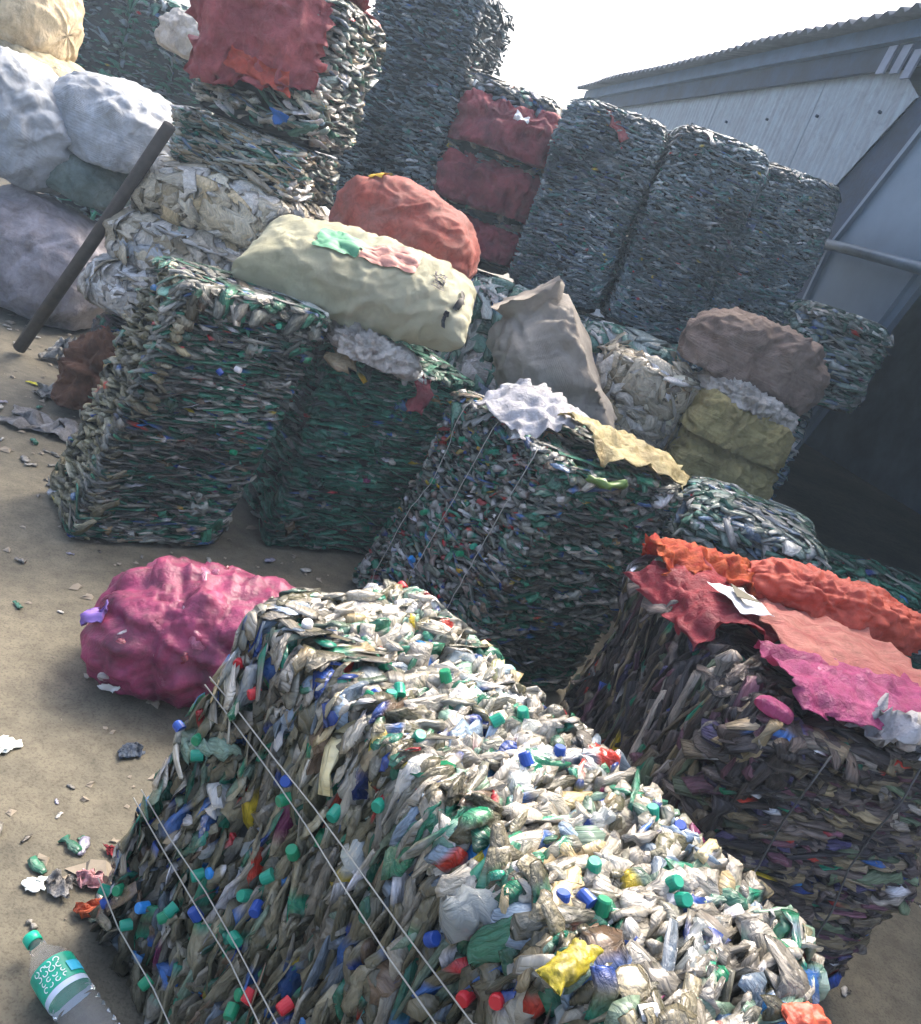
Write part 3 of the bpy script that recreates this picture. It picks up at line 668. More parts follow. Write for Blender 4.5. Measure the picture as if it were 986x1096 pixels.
# right bale of dark film
b = B['R'] = Bale('film_bale', 'dark brown bale of dirty plastic film under pink and red sheets', 'bale', None, *RPAR, seed=2, rnd=14, bulge=.04)
b.core(M_CORE, .05)
b.pieces({'F': 800, 'R': 120, 'T': 160, 'B': 60}, 2, ((.08, .26), (.04, .08), (.006, .02)), BROWNFILM, M_FILM, 130, V_HI, V_MID, F_HI, F_MID, .85, 18, 8, .12, .05, part_name='film_strip', stuff_name='film_mass', seen=('F', 'T'), proud=.02)
b.pieces({'L': 720}, 1, ((.10, .34), (.03, .07), (.007, .02)), BROWNFILM, M_FILM, 150, V_HI, V_MID, F_HI, F_MID, .9, 16, 14, .10, .04, part_name='film_strand', stuff_name='film_strand_mass', seen=('L',), proud=.028, pref={'L': (0, -.25, 1)})
for x in (-.52, .28):
    b.wire([(x, -1, .985), (x-.05, -1, 0.02)], .0026, M_STRAP, 'tie_strap', off=.026, n=7, jit=.001)
# left leaning dark bale
b = B['D'] = Bale('bottle_bale', 'dark grey green bale leaning right, straw coloured left side, beside open ground', 'bale', 'bales of crushed bottles', *DPAR, seed=3, rnd=24, bulge=.02)
b.core(M_CORE, .04)
b.pieces({'F': 1250, 'T': 240, 'B': 90, 'R': 120}, 2, ((.07, .22), (.03, .06), (.005, .014)), DARKGREEN, M_PETD, 200, V_MID, V_LO, F_MID, F_LO, .5, 25, 9, .14, .10, seen=('F',), proud=.016)
b.pieces({'L': 420}, 2, ((.08, .16), (.03, .06), (.008, .018)), STRAW, M_PETD, 80, V_MID, V_LO, F_MID, F_LO, .5, 45, 16, .08, .05, part_name='flattened_bottle', stuff_name='flattened_bottle_mass', seen=('L',), proud=.018)
b.caps_on(4, ['F'], r=.012)
# second bale
b = B['E'] = Bale('bottle_bale', 'dark green bale under the pale yellow sack, behind the dark gap', 'bale', 'bales of crushed bottles', *EPAR, seed=4, rnd=24, bulge=.02)
b.core(M_CORE, .04)
b.pieces({'F': 1100, 'L': 300, 'T': 220, 'B': 80, 'R': 160}, 2, ((.07, .22), (.03, .06), (.005, .014)), GREEN, M_PETD, 160, V_MID, V_LO, F_MID, F_LO, .5, 25, 8, .07, .05, seen=('F', 'T'), proud=.014)
# middle bale
b = B['F'] = Bale('bottle_bale', 'middle bale of mixed bottles with diagonal wires and white film on top', 'bale', 'bales of crushed bottles', .145, 3.26, 36.7, .60, .82, .915, .22, .02, seed=5, rnd=20, bulge=.025)
b.core(M_CORE, .04)
b.pieces({'F': 950, 'T': 260, 'B': 80, 'R': 120}, 2, ((.06, .18), (.03, .06), (.006, .014)), DARKGREEN, M_PETD, 130, V_MID, V_LO, F_MID, F_LO, .6, 30, 12, .10, .06, seen=('F', 'T'), proud=.018)
b.pieces({'L': 1400}, 2, ((.05, .12), (.02, .05), (.007, .018)), MIXED, M_PET, 150, V_MID, V_LO, F_MID, F_LO, .3, 50, 22, .22, .22, part_name='flattened_bottle', stuff_name='flattened_bottle_mass', seen=('L',), proud=.016)
b.caps_on(8, ['L'], r=.012)
for y in (-.55, .1, .6):
    b.wire([(-1, y, 1.0), (-1, y-.02, 0.03)], .0018, off=.014)
# pale bale behind the middle one
b = B['G'] = Bale('bottle_bale', 'pale green and white bale jutting out before the dark doorway', 'bale', 'bales of crushed bottles', 1.19, 3.72, -8, .60, .66, .84, 0, 0, seed=6, rnd=7, bulge=.05)
b.core(M_CORE, .05)
b.pieces({'F': 360, 'T': 300, 'R': 220, 'L': 120, 'B': 60}, 2, ((.10, .22), (.03, .07), (.010, .022)), PALEGREEN, M_PET, 110, V_MID, V_LO, F_MID, F_LO, .6, 25, 12, .10, .06, seen=('F', 'T', 'R'), proud=.022)

# upper tier of tall bales and the row that carries them
TALL = [('N1', 'tall blue grey bale standing just right of the red wrapped bale', -1.20, 6.50, -12, .74, .78, 1.62, 11, BLUEGREY),
        ('N3', 'blue grey bale on the upper tier, right of the red sack bale', .105, 5.90, -6.9, .60, .79, 1.15, 13, BLUEGREY),
        ('N4', 'blue grey bale with a rounded top, second from the shed wall', .665, 5.80, 2, .56, .79, 1.19, 14, BLUEGREY),
        ('N5', 'narrow blue grey bale on the upper tier, nearest the shed wall', 1.18, 5.90, 2, .50, .79, 1.16, 15, BLUEGREY)]
for k, lab, cx, cy, yaw, w, d, h, sd2, pal in TALL:
    b = B[k] = Bale('bottle_bale', lab, 'bale', 'bales of crushed bottles', cx, cy, yaw, w+.01, d, h, 0, 0, 1.2, seed=sd2, rnd=9, bulge=.035)
    b.core(M_CORE, .04)
    b.pieces({'F': 1700, 'L': 450, 'R': 450, 'T': 360, 'B': 60}, 2, ((.04, .11), (.02, .045), (.006, .015)), pal, M_PETD, 60, V_MID, V_LO, F_MID, F_LO, .35, 30, 13, .05, .05, seen=('F',), proud=.014)
LOWB = []
LOW = [('low bale half hidden beneath the red mesh sack', -1.15, 6.25, .86, .95, 21), ('teal and grey bale under the red sack bale', -.36, 5.98, .82, .95, 22), ('teal topped low bale behind the grey tied sack', .30, 5.72, .70, .95, 23),
       ('low bale beneath the round topped blue grey bale', .92, 5.72, .66, .95, 24), ('low bale by the shed wall, under the narrow bale', 1.48, 5.72, .58, .9, 25)]
for lab, cx, cy, w, d, sd2 in LOW:
    b = Bale('bottle_bale', lab, 'bale', 'bales of crushed bottles', cx, cy, -3, w, d, 1.19, 0, 0, 0, seed=sd2, rnd=12, bulge=.02); LOWB.append(b)
    b.core(M_CORE, .04)
    b.pieces({'F': 420, 'T': 260, 'L': 60, 'R': 120, 'B': 30}, 2, ((.08, .18), (.03, .06), (.010, .02)), PALEGREEN+BLUEGREY, M_PET, 30, V_MID, V_LO, F_MID, F_LO, .5, 25, 12, .12, .08, seen=('T',), proud=.018)

def loose_film(bale, faces, n, pal, mat=None, size=((.12, .26), (.06, .13), (.008, .02))):
    """larger crumpled films caught in the surface, each a part"""
    bale.pieces({f: n for f in faces}, 2, size, pal, mat or M_PET, n*len(faces), F_HI, F_MID, F_HI, F_MID, 1., 35, 22, 0, 0, part_name='crumpled_film', seen=tuple(faces), proud=.03, squeeze=.45)
PALE = [((206, 208, 206), 4), ((170, 178, 176), 3), ((90, 150, 130), 2), ((140, 160, 180), 1), ((180, 80, 76), .6), ((196, 176, 140), 1)]
loose_film(B['G'], 'FT', 12, PALE); loose_film(B['F'], 'T', 14, PALE); loose_film(B['E'], 'T', 12, PALE); loose_film(B['D'], 'T', 8, PALE)
for k in ('N3', 'N4', 'N5', 'N1'): loose_film(B[k], 'T', 7, PALE); loose_film(B[k], 'F', 9, BLUEGREY, M_PETD, ((.08, .18), (.05, .09), (.008, .014)))
MIDP = [((130, 136, 126), 4), ((60, 130, 104), 3), ((170, 170, 160), 2), ((44, 92, 74), 2), ((70, 110, 150), .6), ((150, 128, 90), .6)]
for k_ in ('D', 'E', 'F'): B[k_].pieces({'F': 46}, 2, ((.08, .17), (.04, .07), (.016, .034)), MIDP, M_PET, 46, V_HI, V_MID, F_HI, F_MID, .4, 30, 18, .2, .2, part_name='bulging_bottle', seen=('F',), proud=.02, squeeze=.5)
for bb_ in LOWB: loose_film(bb_, 'FT', 10, PALE)
# ------------------------------------------------------------------ sack materials
F_YEL = fabric('pale_yellow_woven', (236, 236, 204), (224, 222, 184), .55, 3, .3, weave=60, dirt=.18)
F_RED = fabric('red_mesh', (216, 112, 98), (200, 140, 130), .6, 7, .6, weave=50)
F_MAG = fabric('magenta_net', (168, 62, 100), (112, 52, 78), .6, 6, .6, bump_scale=30, bump_d=.008, translucent=.1, weave=70)
F_GRY = fabric('dusty_grey_woven', (208, 202, 192), (184, 176, 166), .7, 3, .4, weave=60, dirt=.3)
F_BEI = fabric('dirty_beige_film', (200, 192, 170), (150, 138, 114), .5, 5, .6)
F_WHT = fabric('dirty_white_film', (214, 210, 202), (160, 154, 146), .45, 6, .6)
F_BRN = fabric('brown_cloth', (120, 84, 62), (84, 58, 44), .8, 6, .5, translucent=0)
F_TAN = fabric('taupe_woven', (160, 142, 130), (128, 110, 100), .75, 4, .5, weave=50)
F_OLV = fabric('olive_woven', (196, 184, 128), (158, 146, 100), .65, 4, .5, weave=50)
F_BLW = fabric('bluish_white_woven', (206, 214, 222), (170, 178, 186), .55, 2.5, .4, weave=60)
F_LAV = fabric('lavender_grey_woven', (186, 182, 190), (110, 106, 108), .6, 2.2, .6)
F_CRM = fabric('cream_woven', (232, 214, 176), (200, 176, 136), .6, 3, .4)
F_GRN = fabric('grey_green_film', (132, 150, 148), (90, 110, 106), .5, 4, .5)
F_MAR = fabric('maroon_pressed_cloth', (158, 78, 84), (116, 64, 72), .65, 6, .6, translucent=.05)
F_ORA = fabric('orange_red_net', (210, 100, 78), (178, 74, 62), .55, 8, .5, bump_scale=60, bump_d=.006, translucent=.25)
F_PNK = fabric('faded_salmon_net', (228, 158, 144), (206, 116, 112), .55, 6, .6, bump_scale=60, translucent=.2, vec_scale=(1, 4, 1))
F_FRY = fabric('frayed_orange', (232, 120, 64), (206, 70, 54), .6, 14, .5, bump_scale=90, bump_d=.015, translucent=.3)
F_HOT = fabric('hot_pink_film', (200, 96, 146), (166, 64, 116), .3, 6, .5, translucent=.35)
F_CRI = fabric('crimson_net', (186, 66, 76), (146, 50, 66), .4, 7, .5, translucent=.35)
F_CWH = fabric('clean_white_film', (222, 222, 226), (180, 182, 190), .35, 5, .5, translucent=.25)
F_YLF = fabric('yellowed_film', (214, 202, 150), (170, 150, 100), .4, 6, .6, translucent=.2)
P_BLK = plain('black_print', (30, 30, 30), .6); P_GRN = plain('green_print', (84, 146, 110), .6, var=.15); P_RED = plain('brick_print', (184, 132, 118), .6, var=.3, vscale=30)
P_YEL = plain('yellow_tag', (226, 180, 60), .5); P_WHT = plain('white_tag', (224, 224, 224), .5, var=.08); P_BLU = plain('blue_scrap', (40, 100, 180), .4)

# yellow sack across the two dark bales
s = Sack('woven_sack', 'pale yellow printed woven sack lying across the two dark bales', 'sack', 'stuffed sacks', at(388, 304, 3.72), (.94, .52, .36), (18, -2, 6), F_YEL, 31, 'pillow', lump=.05, wrinkle=.04, uvs=(4, 3))
s.patch('printed_logo', .24, .34, .30, .48, P_GRN, wob=.06, seed=1, off=.010); s.patch('printed_panel', .25, .33, .48, .70, P_RED, wob=.05, seed=2, off=.010)
s.letters('printed_text', 'SOFI', .27, .78, .040, .075, P_BLK, swap=True, off=.014)
s.patch('black_stripe', .27, .37, .905, .925, P_BLK, off=.014)
s.patch('black_stripe', .41, .48, .875, .895, P_BLK, off=.014)
# red mesh sack behind
s = Sack('mesh_sack', 'red mesh sack with a yellow tag behind the yellow sack', 'sack', 'stuffed sacks', at(434, 256, 4.35), (.72, .50, .46), (0, 10, -14), F_RED, 32, 'round', lump=.06, wrinkle=.03, n=3, uvs=(4, 3))
s.patch('tag', .28, .34, .16, .28, P_YEL, off=.01)
# grey tied sack
s = Sack('woven_sack', 'dusty grey sack with a gathered top slumped behind the middle bale', 'sack', 'stuffed sacks', at(598, 398, 4.22), (.78, .64, .56), (0, -131, 0), F_GRY, 33, 'tied', lump=.05, wrinkle=.05, uvs=(3, 3), n=3)
# magenta net sack on the ground
def net_material():
    m, nt, b = new_mat('magenta_see_through_net'); L_ = nt.links.new
    nv_ = noise_node(nt, 9, 6, .7); cr = nt.nodes.new('ShaderNodeValToRGB'); e = cr.color_ramp.elements; e[0].position = .35; e[0].color = (*lin((80, 32, 56)), 1); e[1].position = .66; e[1].color = (*lin((162, 62, 104)), 1)
    L_(nv_.outputs[0], cr.inputs[0]); L_(cr.outputs[0], b.inputs['Base Color']); b.inputs['Roughness'].default_value = .45
    n = noise_node(nt, 18, 5, .7); bump(nt, b, n.outputs[0], .9, .012)
    n2 = noise_node(nt, 7, 4, .6); mr = nt.nodes.new('ShaderNodeMapRange'); mr.inputs[1].default_value = .35; mr.inputs[2].default_value = .65; mr.inputs[3].default_value = .04; mr.inputs[4].default_value = .40
    L_(n2.outputs[0], mr.inputs[0]); tp = nt.nodes.new('ShaderNodeBsdfTransparent'); tp.inputs[0].default_value = (.95, .6, .75, 1)
    ms = nt.nodes.new('ShaderNodeMixShader'); L_(mr.outputs[0], ms.inputs[0]); L_(b.outputs[0], ms.inputs[1]); L_(tp.outputs[0], ms.inputs[2]); L_(ms.outputs[0], nt.nodes['Material Output'].inputs[0])
    return m
s = Sack('net_sack', 'magenta net sack full of bottles lying on the ground', 'sack', 'stuffed sacks', [-.53, 2.39, .2], (.82, .52, .42), (0, 0, 20), net_material(), 34, 'round', lump=.09, wrinkle=.05, n=2.4, uvs=(4, 4), rest=.002, knobs=.26)
def fill_net(sk):
    rng = np.random.default_rng(5); Vs = []; Qs = []; Ts = []; Cs = []; PC = []; off = 0
    cols = pick(rng, [((220, 190, 200), 4), ((200, 120, 150), 4), ((150, 110, 190), 1.2), ((230, 225, 225), 2), ((120, 150, 190), .8), ((150, 60, 80), 3)], 230)
    for k in range(230):
        V, Q, T, Z, pcs = V_MID[rng.integers(0, len(V_MID))]
        p = sk.surf(np.array(rng.random()), np.array(rng.uniform(.08, .92)), -.055); q = Vector(rng.normal(0, 1, 3)).to_track_quat('X', 'Y').to_matrix()
        W = (V*[.11, .055, .03])@np.array(q).T*.8
        W = W+p
        Vs.append(W); Qs.append(Q+off); Ts.append(T+off); Cs.append(np.tile(cols[k], (len(V), 1))); PC.append(pcs*[.15, .06, 0]+[0, 0, k]); off += len(V)
    V = np.vstack(Vs); V[:, 2] = np.maximum(V[:, 2], sk.P[..., 2].min()+.004)
    o = obj('bottle_fill', mesh_np('bottle_fill', V, np.vstack(Qs), np.vstack(Ts), np.vstack(Cs), pc=np.vstack(PC)), M_PET, sk.o); o['kind'] = 'stuff'
fill_net(s)
sheet('torn_rim', [[s.surf(u, v, o) for v, o in ((.05, .002), (.01, .02))] for u in (.30, .36, .42)], plain('purple_film', (124, 96, 164), .4), parent=s.o, amp=.02, freq=18, seed=5, k=6)
s.patch('tag', .60, .635, .10, .15, P_WHT, off=.008)
# tan and olive pressed sacks on the right
Sack('pressed_sack', 'taupe stuffed sack lying under the narrow blue grey bale', 'sack', 'stuffed sacks', at(806, 388, 4.75), (.78, .5, .44), (0, 4, 4), F_TAN, 35, 'round', lump=.06, wrinkle=.045, n=3.4)
Sack('pressed_sack', 'olive yellow sack, upper of the two olive ones', 'sack', 'stuffed sacks', at(783, 458, 4.62), (.54, .5, .30), (0, 6, 6), F_OLV, 36, 'block', lump=.09, wrinkle=.07, n=4.2)
Sack('pressed_sack', 'olive yellow sack, lower of the two olive ones', 'sack', 'stuffed sacks', at(762, 500, 4.62), (.56, .5, .30), (0, 6, 6), F_OLV, 37, 'block', lump=.09, wrinkle=.07, n=4.2)
Sack('pressed_sack', 'crushed grey film layer resting on the upper olive sack', 'sack', None, at(798, 428, 4.66), (.56, .5, .15), (0, 8, 6), F_WHT, 38, 'round', lump=.12, wrinkle=.14, n=3)
BEIGE = [((206, 198, 176), 5), ((180, 170, 146), 4), ((216, 212, 202), 3), ((150, 138, 112), 2), ((196, 178, 140), 1.5), ((130, 120, 104), 1)]
WHITISH = [((216, 214, 208), 5), ((190, 188, 182), 4), ((160, 156, 150), 2), ((206, 196, 176), 2), ((200, 208, 214), 1)]
def film_bundle(lab, group, cx, cy, z0, yaw, w, d, h, pal, seed, nf=110):
    b = Bale('film_bundle', lab, 'bundle', group, cx, cy, yaw, w, d, h, 0, 0, z0, seed=seed, rnd=4.5, bulge=.05)
    b.core(M_BEI, .03)
    b.pieces({'F': nf, 'L': nf//2, 'R': nf//2, 'T': nf//2}, 2, ((.14, .36), (.08, .17), (.008, .022)), pal, M_PET, nf, F_HI, F_MID, F_HI, F_MID, 1., 16, 9, .03, 0, endflat={'F': 1, 'L': 0, 'R': 0}, bright=(.8, 1.2), part_name='pressed_film', stuff_name='pressed_film_mass', seen=('F', 'L', 'T'), proud=.012, squeeze=.3)
    return b
M_BEI = plain('packed_film', (150, 142, 124), .6, bump_d=.01)
film_bundle('grey beige bundle beneath the brown patched bundle', None, at(676, 455, 4.75)[0], 4.80, at(676, 455, 4.75)[2]-.13, 0, .54, .5, .27, BEIGE, 240, 80)
film_bundle('dirty grey beige bundle with a brown patch right of the grey tied sack', None, at(688, 415, 4.75)[0], 4.80, at(688, 415, 4.75)[2]-.14, 0, .54, .5, .30, BEIGE, 239, 80)
TEAL = [((170, 186, 182), 4), ((110, 158, 144), 4), ((70, 124, 108), 2), ((206, 210, 208), 3), ((140, 160, 186), 1.5)]
film_bundle('teal and white film bundle forming a ledge under the round topped bale', None, .60, 5.10, 0, -3, .72, .34, 1.25, TEAL, 260, 150)
film_bundle('teal and grey film bundle behind the grey tied sack', None, -.10, 5.28, 0, -3, .66, .34, 1.25, TEAL, 261, 150)
# bale with red sacks on the upper tier
b = B['N2'] = Bale('sack_bale', 'bale of pressed maroon sacks between two blue grey bales', 'bale', None, -.56, 6.42, -2, .70, .78, 1.14, 0, 0, 1.2, seed=12, rnd=8, bulge=.03)
b.core(M_CORE, .06)
b.pieces({'F': 200, 'T': 300, 'L': 200, 'R': 300}, 2, ((.08, .18), (.03, .06), (.010, .022)), BLUEGREY+CLEAR[:3], M_PETD, 40, V_MID, V_LO, F_MID, F_LO, .5, 30, 14, .08, .06, seen=('F', 'T'), proud=.018)
for k, (z, h, w) in enumerate(((.17, .30, .66), (.48, .40, .72), (.84, .42, .72))):
    sk = Sack('pressed_sack', None, None, None, (.02 if k else .05, -.17, z), (w, .64, h), (0, 0, 0), F_MAR, 50+k, 'block', parent=b.root, lump=.09, wrinkle=.07, n=3.4)
    if k == 2: sk.patch('tag', .40, .46, .55, .68, P_WHT, off=.006)
# left stack
b = B['K1'] = Bale('sack_bale', 'bale wrapped in torn red film on top of the left stack', 'bale', None, -1.60, 4.95, -6, .72, .75, .72, 0, 0, 1.56, seed=17, rnd=6, bulge=.05)
b.core(M_CORE, .06)
b.pieces({'F': 240, 'T': 240, 'L': 240, 'R': 240}, 2, ((.08, .2), (.04, .07), (.010, .024)), PALEGREEN+CLEAR, M_PET, 80, V_MID, V_LO, F_MID, F_LO, .6, 30, 16, .10, .06, seen=('F', 'L', 'R'), proud=.02)
def on(bale, x, y, z, off):      # normalised box point, pushed out
    q = np.array([x, y, z]); p = bale.shape(q); c = q.copy(); c[2] = c[2]*2-1; k = np.abs(c).argmax(); n = np.zeros(3); n[k] = np.sign(c[k]); return p+n*off
sheet('red_wrap', [[on(b, x, .5, 1, .03), on(b, x, -.4, 1, .045), on(b, x, -1, .97, .045), on(b, x, -1, .70, .06), on(b, x, -1, .45-.08*math.sin(x*4), .06), on(b, x*.96, -1, .24+.10*x, .05)] for x in (-.98, -.6, -.2, .2, .55, .9)], fabric('faded_red_film', (190, 100, 102), (148, 72, 78), .5, 5, .6, translucent=.15), ragged=.06, parent=b.root, amp=.05, freq=6, seed=2)
sheet('salmon_strip', [[on(b, x, -1, z, .085) for z in (.42-.05*x, .36-.05*x, .30-.05*x)] for x in (-.3, 0, .3, .6)], F_ORA, parent=b.root, amp=.02, freq=14, seed=3)
sheet('blue_scrap', [[on(b, x, -1, z, .07) for z in (.16, .10, .05)] for x in (.42, .5, .58)], P_BLU, parent=b.root, amp=.01, freq=20, seed=4, k=4)
loose_film(B['K1'], 'FR', 10, PALE)
b = B['K2'] = Bale('bottle_bale', 'flat grey green bale pressed beneath the red wrapped bale', 'bale', 'bales of crushed bottles', -1.66, 4.95, -6, .78, .75, .28, 0, 0, 1.285, seed=18, rnd=6, bulge=.05)
b.core(M_CORE, .04)
b.pieces({'F': 300, 'T': 100, 'L': 160, 'R': 160}, 2, ((.10, .22), (.04, .07), (.010, .022)), PALEGREEN+BEIGE, M_PET, 60, V_MID, V_LO, F_MID, F_LO, .6, 25, 12, .08, .06, seen=('F',), proud=.02)
film_bundle('cream beige pressed bundle below the flat grey green bale', 'pressed bundles in the left stack', -1.68, 4.87, .99, -4, .94, .76, .30, BEIGE, 261)
film_bundle('whitish pressed bundle with grey stains, third from the top of the left stack', 'pressed bundles in the left stack', -1.74, 4.80, .715, -4, .92, .76, .28, BEIGE+WHITISH, 262)
film_bundle('crumpled white film bundle directly above the brown cloth', 'pressed bundles in the left stack', -1.80, 4.74, .47, -4, .86, .74, .25, WHITISH, 263)
b = Bale('bottle_bale', 'small dark bale squeezed between white bundle and brown cloth', 'bale', 'bales of crushed bottles', -1.78, 4.74, -4, .78, .7, .46, 0, 0, 0, seed=19, rnd=6, bulge=.05)
b.core(M_CORE, .04)
b.pieces({'F': 200, 'L': 200, 'T': 60}, 2, ((.10, .2), (.04, .07), (.010, .022)), DARKGREEN+BROWNFILM, M_PETD, 30, V_MID, V_LO, F_MID, F_LO, .6, 25, 12, .08, .06, seen=('F',), proud=.02)
Sack('brown_cloth', 'brown cloth bundle slumped on the ground against the leaning bale', 'cloth', None, [-1.98, 4.32, .2], (.34, .36, .46), (0, 8, 20), F_BRN, 64, 'round', lump=.10, wrinkle=.12, n=2.6, rest=.002)
# big bags on the left
BIG = [('big grey lavender bag on the ground at the left edge', (52, 262), 5.75, (1.05, .9, .80), (0, 4, 0), F_LAV, 71, 'round', .002),
       ('grey green film bag wedged under the rounded white bag', (92, 190), 6.0, (.80, .8, .36), (0, 8, 0), F_GRN, 72, 'round', None),
       ('rounded bluish white bag nearest the leaning pole', (125, 142), 6.0, (.92, .8, .62), (0, 4, -8), F_BLW, 73, 'round', None),
       ('bluish white bag at the left edge above the lavender bag', (20, 135), 5.8, (.86, .9, .78), (0, 22, 10), F_BLW, 74, 'round', None),
       ('cream bag glowing at the top left corner', (26, 22), 6.3, (.62, .7, .66), (0, 0, 0), F_CRM, 75, 'round', None),
       ('flat beige bag beneath the cream bag', (50, 78), 6.3, (.85, .7, .26), (0, 14, 0), fabric('beige_woven', (196, 186, 152), (160, 148, 118), .6, 4, .5), 76, 'round', None)]
for lab, (px, py), Y, dm, rot, mt, sd2, kd, rest in BIG:
    Sack('bulk_bag', lab, 'bag', 'bulk bags piled at the left', at(px, py, Y), dm, rot, mt, sd2, kd, lump=.05, wrinkle=.03, n=2.8, rest=rest)
Sack('bulk_bag', 'pale grey bag between the far green bales and the red wrapped bale', 'bag', 'bulk bags piled at the left', at(205, 46, 7.6), (.5, .5, .4), (0, 8, 0), F_WHT, 77, 'round', lump=.06, wrinkle=.05)
for k, (x0, lab) in enumerate(((95, 'leftmost of the three far green bales at the top left'), (150, 'middle one of the three far green bales at the top left'), (200, 'rightmost of the three far green bales at the top left'))):
    c = at(x0, 60+18*k, 8.0)
    b = Bale('bottle_bale', lab, 'bale', 'bales of crushed bottles', c[0], 8.4, -2, .47, .7, 2.45-.16*k, 0, 0, 0, seed=80+k, rnd=9, bulge=.03)
    b.core(M_CORE, .03)
    b.pieces({'F': 420, 'T': 80, 'L': 100, 'R': 100}, 2, ((.10, .2), (.04, .07), (.012, .024)), GREEN+BLUEGREY[:2], M_PETD, 0, V_MID, V_LO, F_MID, F_LO, .4, 30, 12, .05, .04, seen=('F',), proud=.018)
for k, (px, py) in enumerate(((20, 322), (85, 345))):
    scrap('green_film', ('dark green film scrap under the lavender bag, at the left edge', 'dark green film scrap beside the foot of the leaning pole')[k], 'scrap', atz(px, py, 0), (.34, .22), plain('dark_green_film_%d' % k, (34, 84, 66), .35), 90+k, 20, .7)
# leaning pole
p0, p1 = atz(20, 378, .0), at(178, 140, 4.45); mb = MB(); mb.tube([p0+[0, 0, .03], p0*.5+p1*.5, p1+(p1-p0)*.02], [.036, .034, .032], 12)
tag(obj('wooden_pole', mb.mesh('wooden_pole', True), plain('weathered_wood', (70, 64, 58), .8, var=.3, vscale=20)), 'dark weathered pole leaning against the left stack', 'pole')
# bale at the far right, above the taupe sack
b = B['N6'] = Bale('bottle_bale', 'small pale green bale right of the taupe sack, against the shed door', 'bale', 'bales of crushed bottles', 1.62, 5.25, 6, .50, .5, .52, 0, 0, 1.2, seed=16, rnd=6, bulge=.05)
b.core(M_CORE, .05)
b.pieces({'F': 220, 'T': 160, 'R': 140, 'L': 120}, 2, ((.10, .2), (.04, .07), (.010, .022)), PALEGREEN, M_PET, 60, V_MID, V_LO, F_MID, F_LO, .6, 25, 14, .08, .05, seen=('F', 'T'), proud=.02)

c = at(935, 690, 4.1)
b = Bale('bottle_bale', 'dark bale in the gloom inside the shed doorway', 'bale', 'bales of crushed bottles', c[0], 4.3, 10, .8, .6, .62, 0, 0, 0, seed=27, rnd=6, bulge=.05)
b.core(M_CORE, .05)
b.pieces({'F': 200, 'T': 160, 'L': 100}, 2, ((.10, .2), (.04, .07), (.010, .022)), GREEN, M_PETD, 20, V_MID, V_LO, F_MID, F_LO, .6, 25, 14, .08, .05, seen=('F', 'T'), proud=.02)
# ------------------------------------------------------------------ sheets on the bales
b = B['R']
def rw(x, y, z, off): return b.world(on(b, x, y, z, off))
sheet('plastic_sheet', [[rw(x, y, 1, .035+(.03 if abs(y) < .5 else 0)) for y in (-.72, -.3, .1, .5, .9)] for x in (-.55, -.1, .35, .9)], F_PNK, 'faded salmon pink net sheet spread over the film bale', 'sheet', amp=.02, freq=7, seed=11)
sheet('plastic_sheet', [[rw(-1.0, y, .97, .015), rw(-.95, y, 1, .04), rw(-.7, y, 1, .06), rw(-.4, y, 1, .05)] for y in (.7, .4, .1, -.2)], F_CRI, 'crimson net sheet folded over the left rim of the film bale', 'sheet', amp=.03, freq=9, seed=12)
sheet('plastic_sheet', [[rw(x, y, 1, o) for y, o in ((-.92, .045), (-.74, .07), (-.5, .075), (-.3, .06))] for x in (-.75, -.4, 0, .5, 1.0)], F_HOT, 'hot pink film along the front rim of the film bale', 'sheet', amp=.025, freq=10, seed=13)
sheet('net_roll', [[rw(x, y, 1, o) for y, o in ((.6, .04), (.72, .08), (.86, .08), (.97, .03))] for x in (-.97, -.7, -.35, .05)], F_FRY, 'frayed orange net bunched at the far corner of the film bale', 'net', amp=.035, freq=22, seed=14, ragged=.05)
Sack('net_roll', 'red orange rolled net lying at the right image edge', 'net', None, rw(.75, .60, 1, .075), (.62, .22, .17), (0, 2, 10), F_ORA, 67, 'round', lump=.12, wrinkle=.08, n=2.6)
t = sheet('paper_label', [[rw(x, y, 1, .105) for y in (-.12, .06, .26)] for x in (-.80, -.66, -.50)], P_WHT, 'white paper label with a dark triangle on the crimson sheet', 'label', amp=.008, freq=10, seed=16, ragged=.004, k=5)
tri = np.array([rw(-.76, .0, 1, .118), rw(-.56, .0, 1, .118), rw(-.66, .20, 1, .118)]); mb = MB(); mb.prism(tri, tri+[0, 0, .002]); obj('printed_triangle', mb.mesh('printed_triangle'), plain('dark_olive_print', (74, 72, 54), .6), t)
for k, (x, lab, mt, sz) in enumerate(((.0, 'crumpled white film under the hot pink film, left one', F_CWH, (.17, .13)), (.45, 'crumpled white film under the hot pink film, middle one', F_WHT, (.16, .12)), (.9, 'crumpled white film under the hot pink film, right one', F_CWH, (.18, .13)))):
    scrap('white_film', lab, 'film', rw(x, -.88, 1, .0), sz, mt, 120+k, 20, 1.2)
Sack('pink_bottle', 'small hot pink bottle at the near corner of the film bale', 'bottle', None, rw(-.88, -.86, 1, .02), (.10, .05, .045), (0, 10, 0), F_HOT, 66, 'round', nu=20, nv=18)
b = B['F']
sheet('plastic_sheet', [[b.world(on(b, x, y, 1, o)) for x, o in ((-1.0, .02), (-.6, .07), (-.1, .08), (.3, .04))] for y in (.55, .25, -.05, -.35)], F_CWH, 'crumpled white film on top of the middle bale', 'sheet', amp=.035, freq=12, seed=21)
sheet('plastic_sheet', [[b.world(on(b, x, y, 1, o)) for y, o in ((-.95, .03), (-.6, .07), (-.2, .06))] for x in (-.55, 0, .5, 1.0)], F_YLF, 'yellowed film strip along the right rim of the middle bale', 'sheet', amp=.03, freq=12, seed=22)
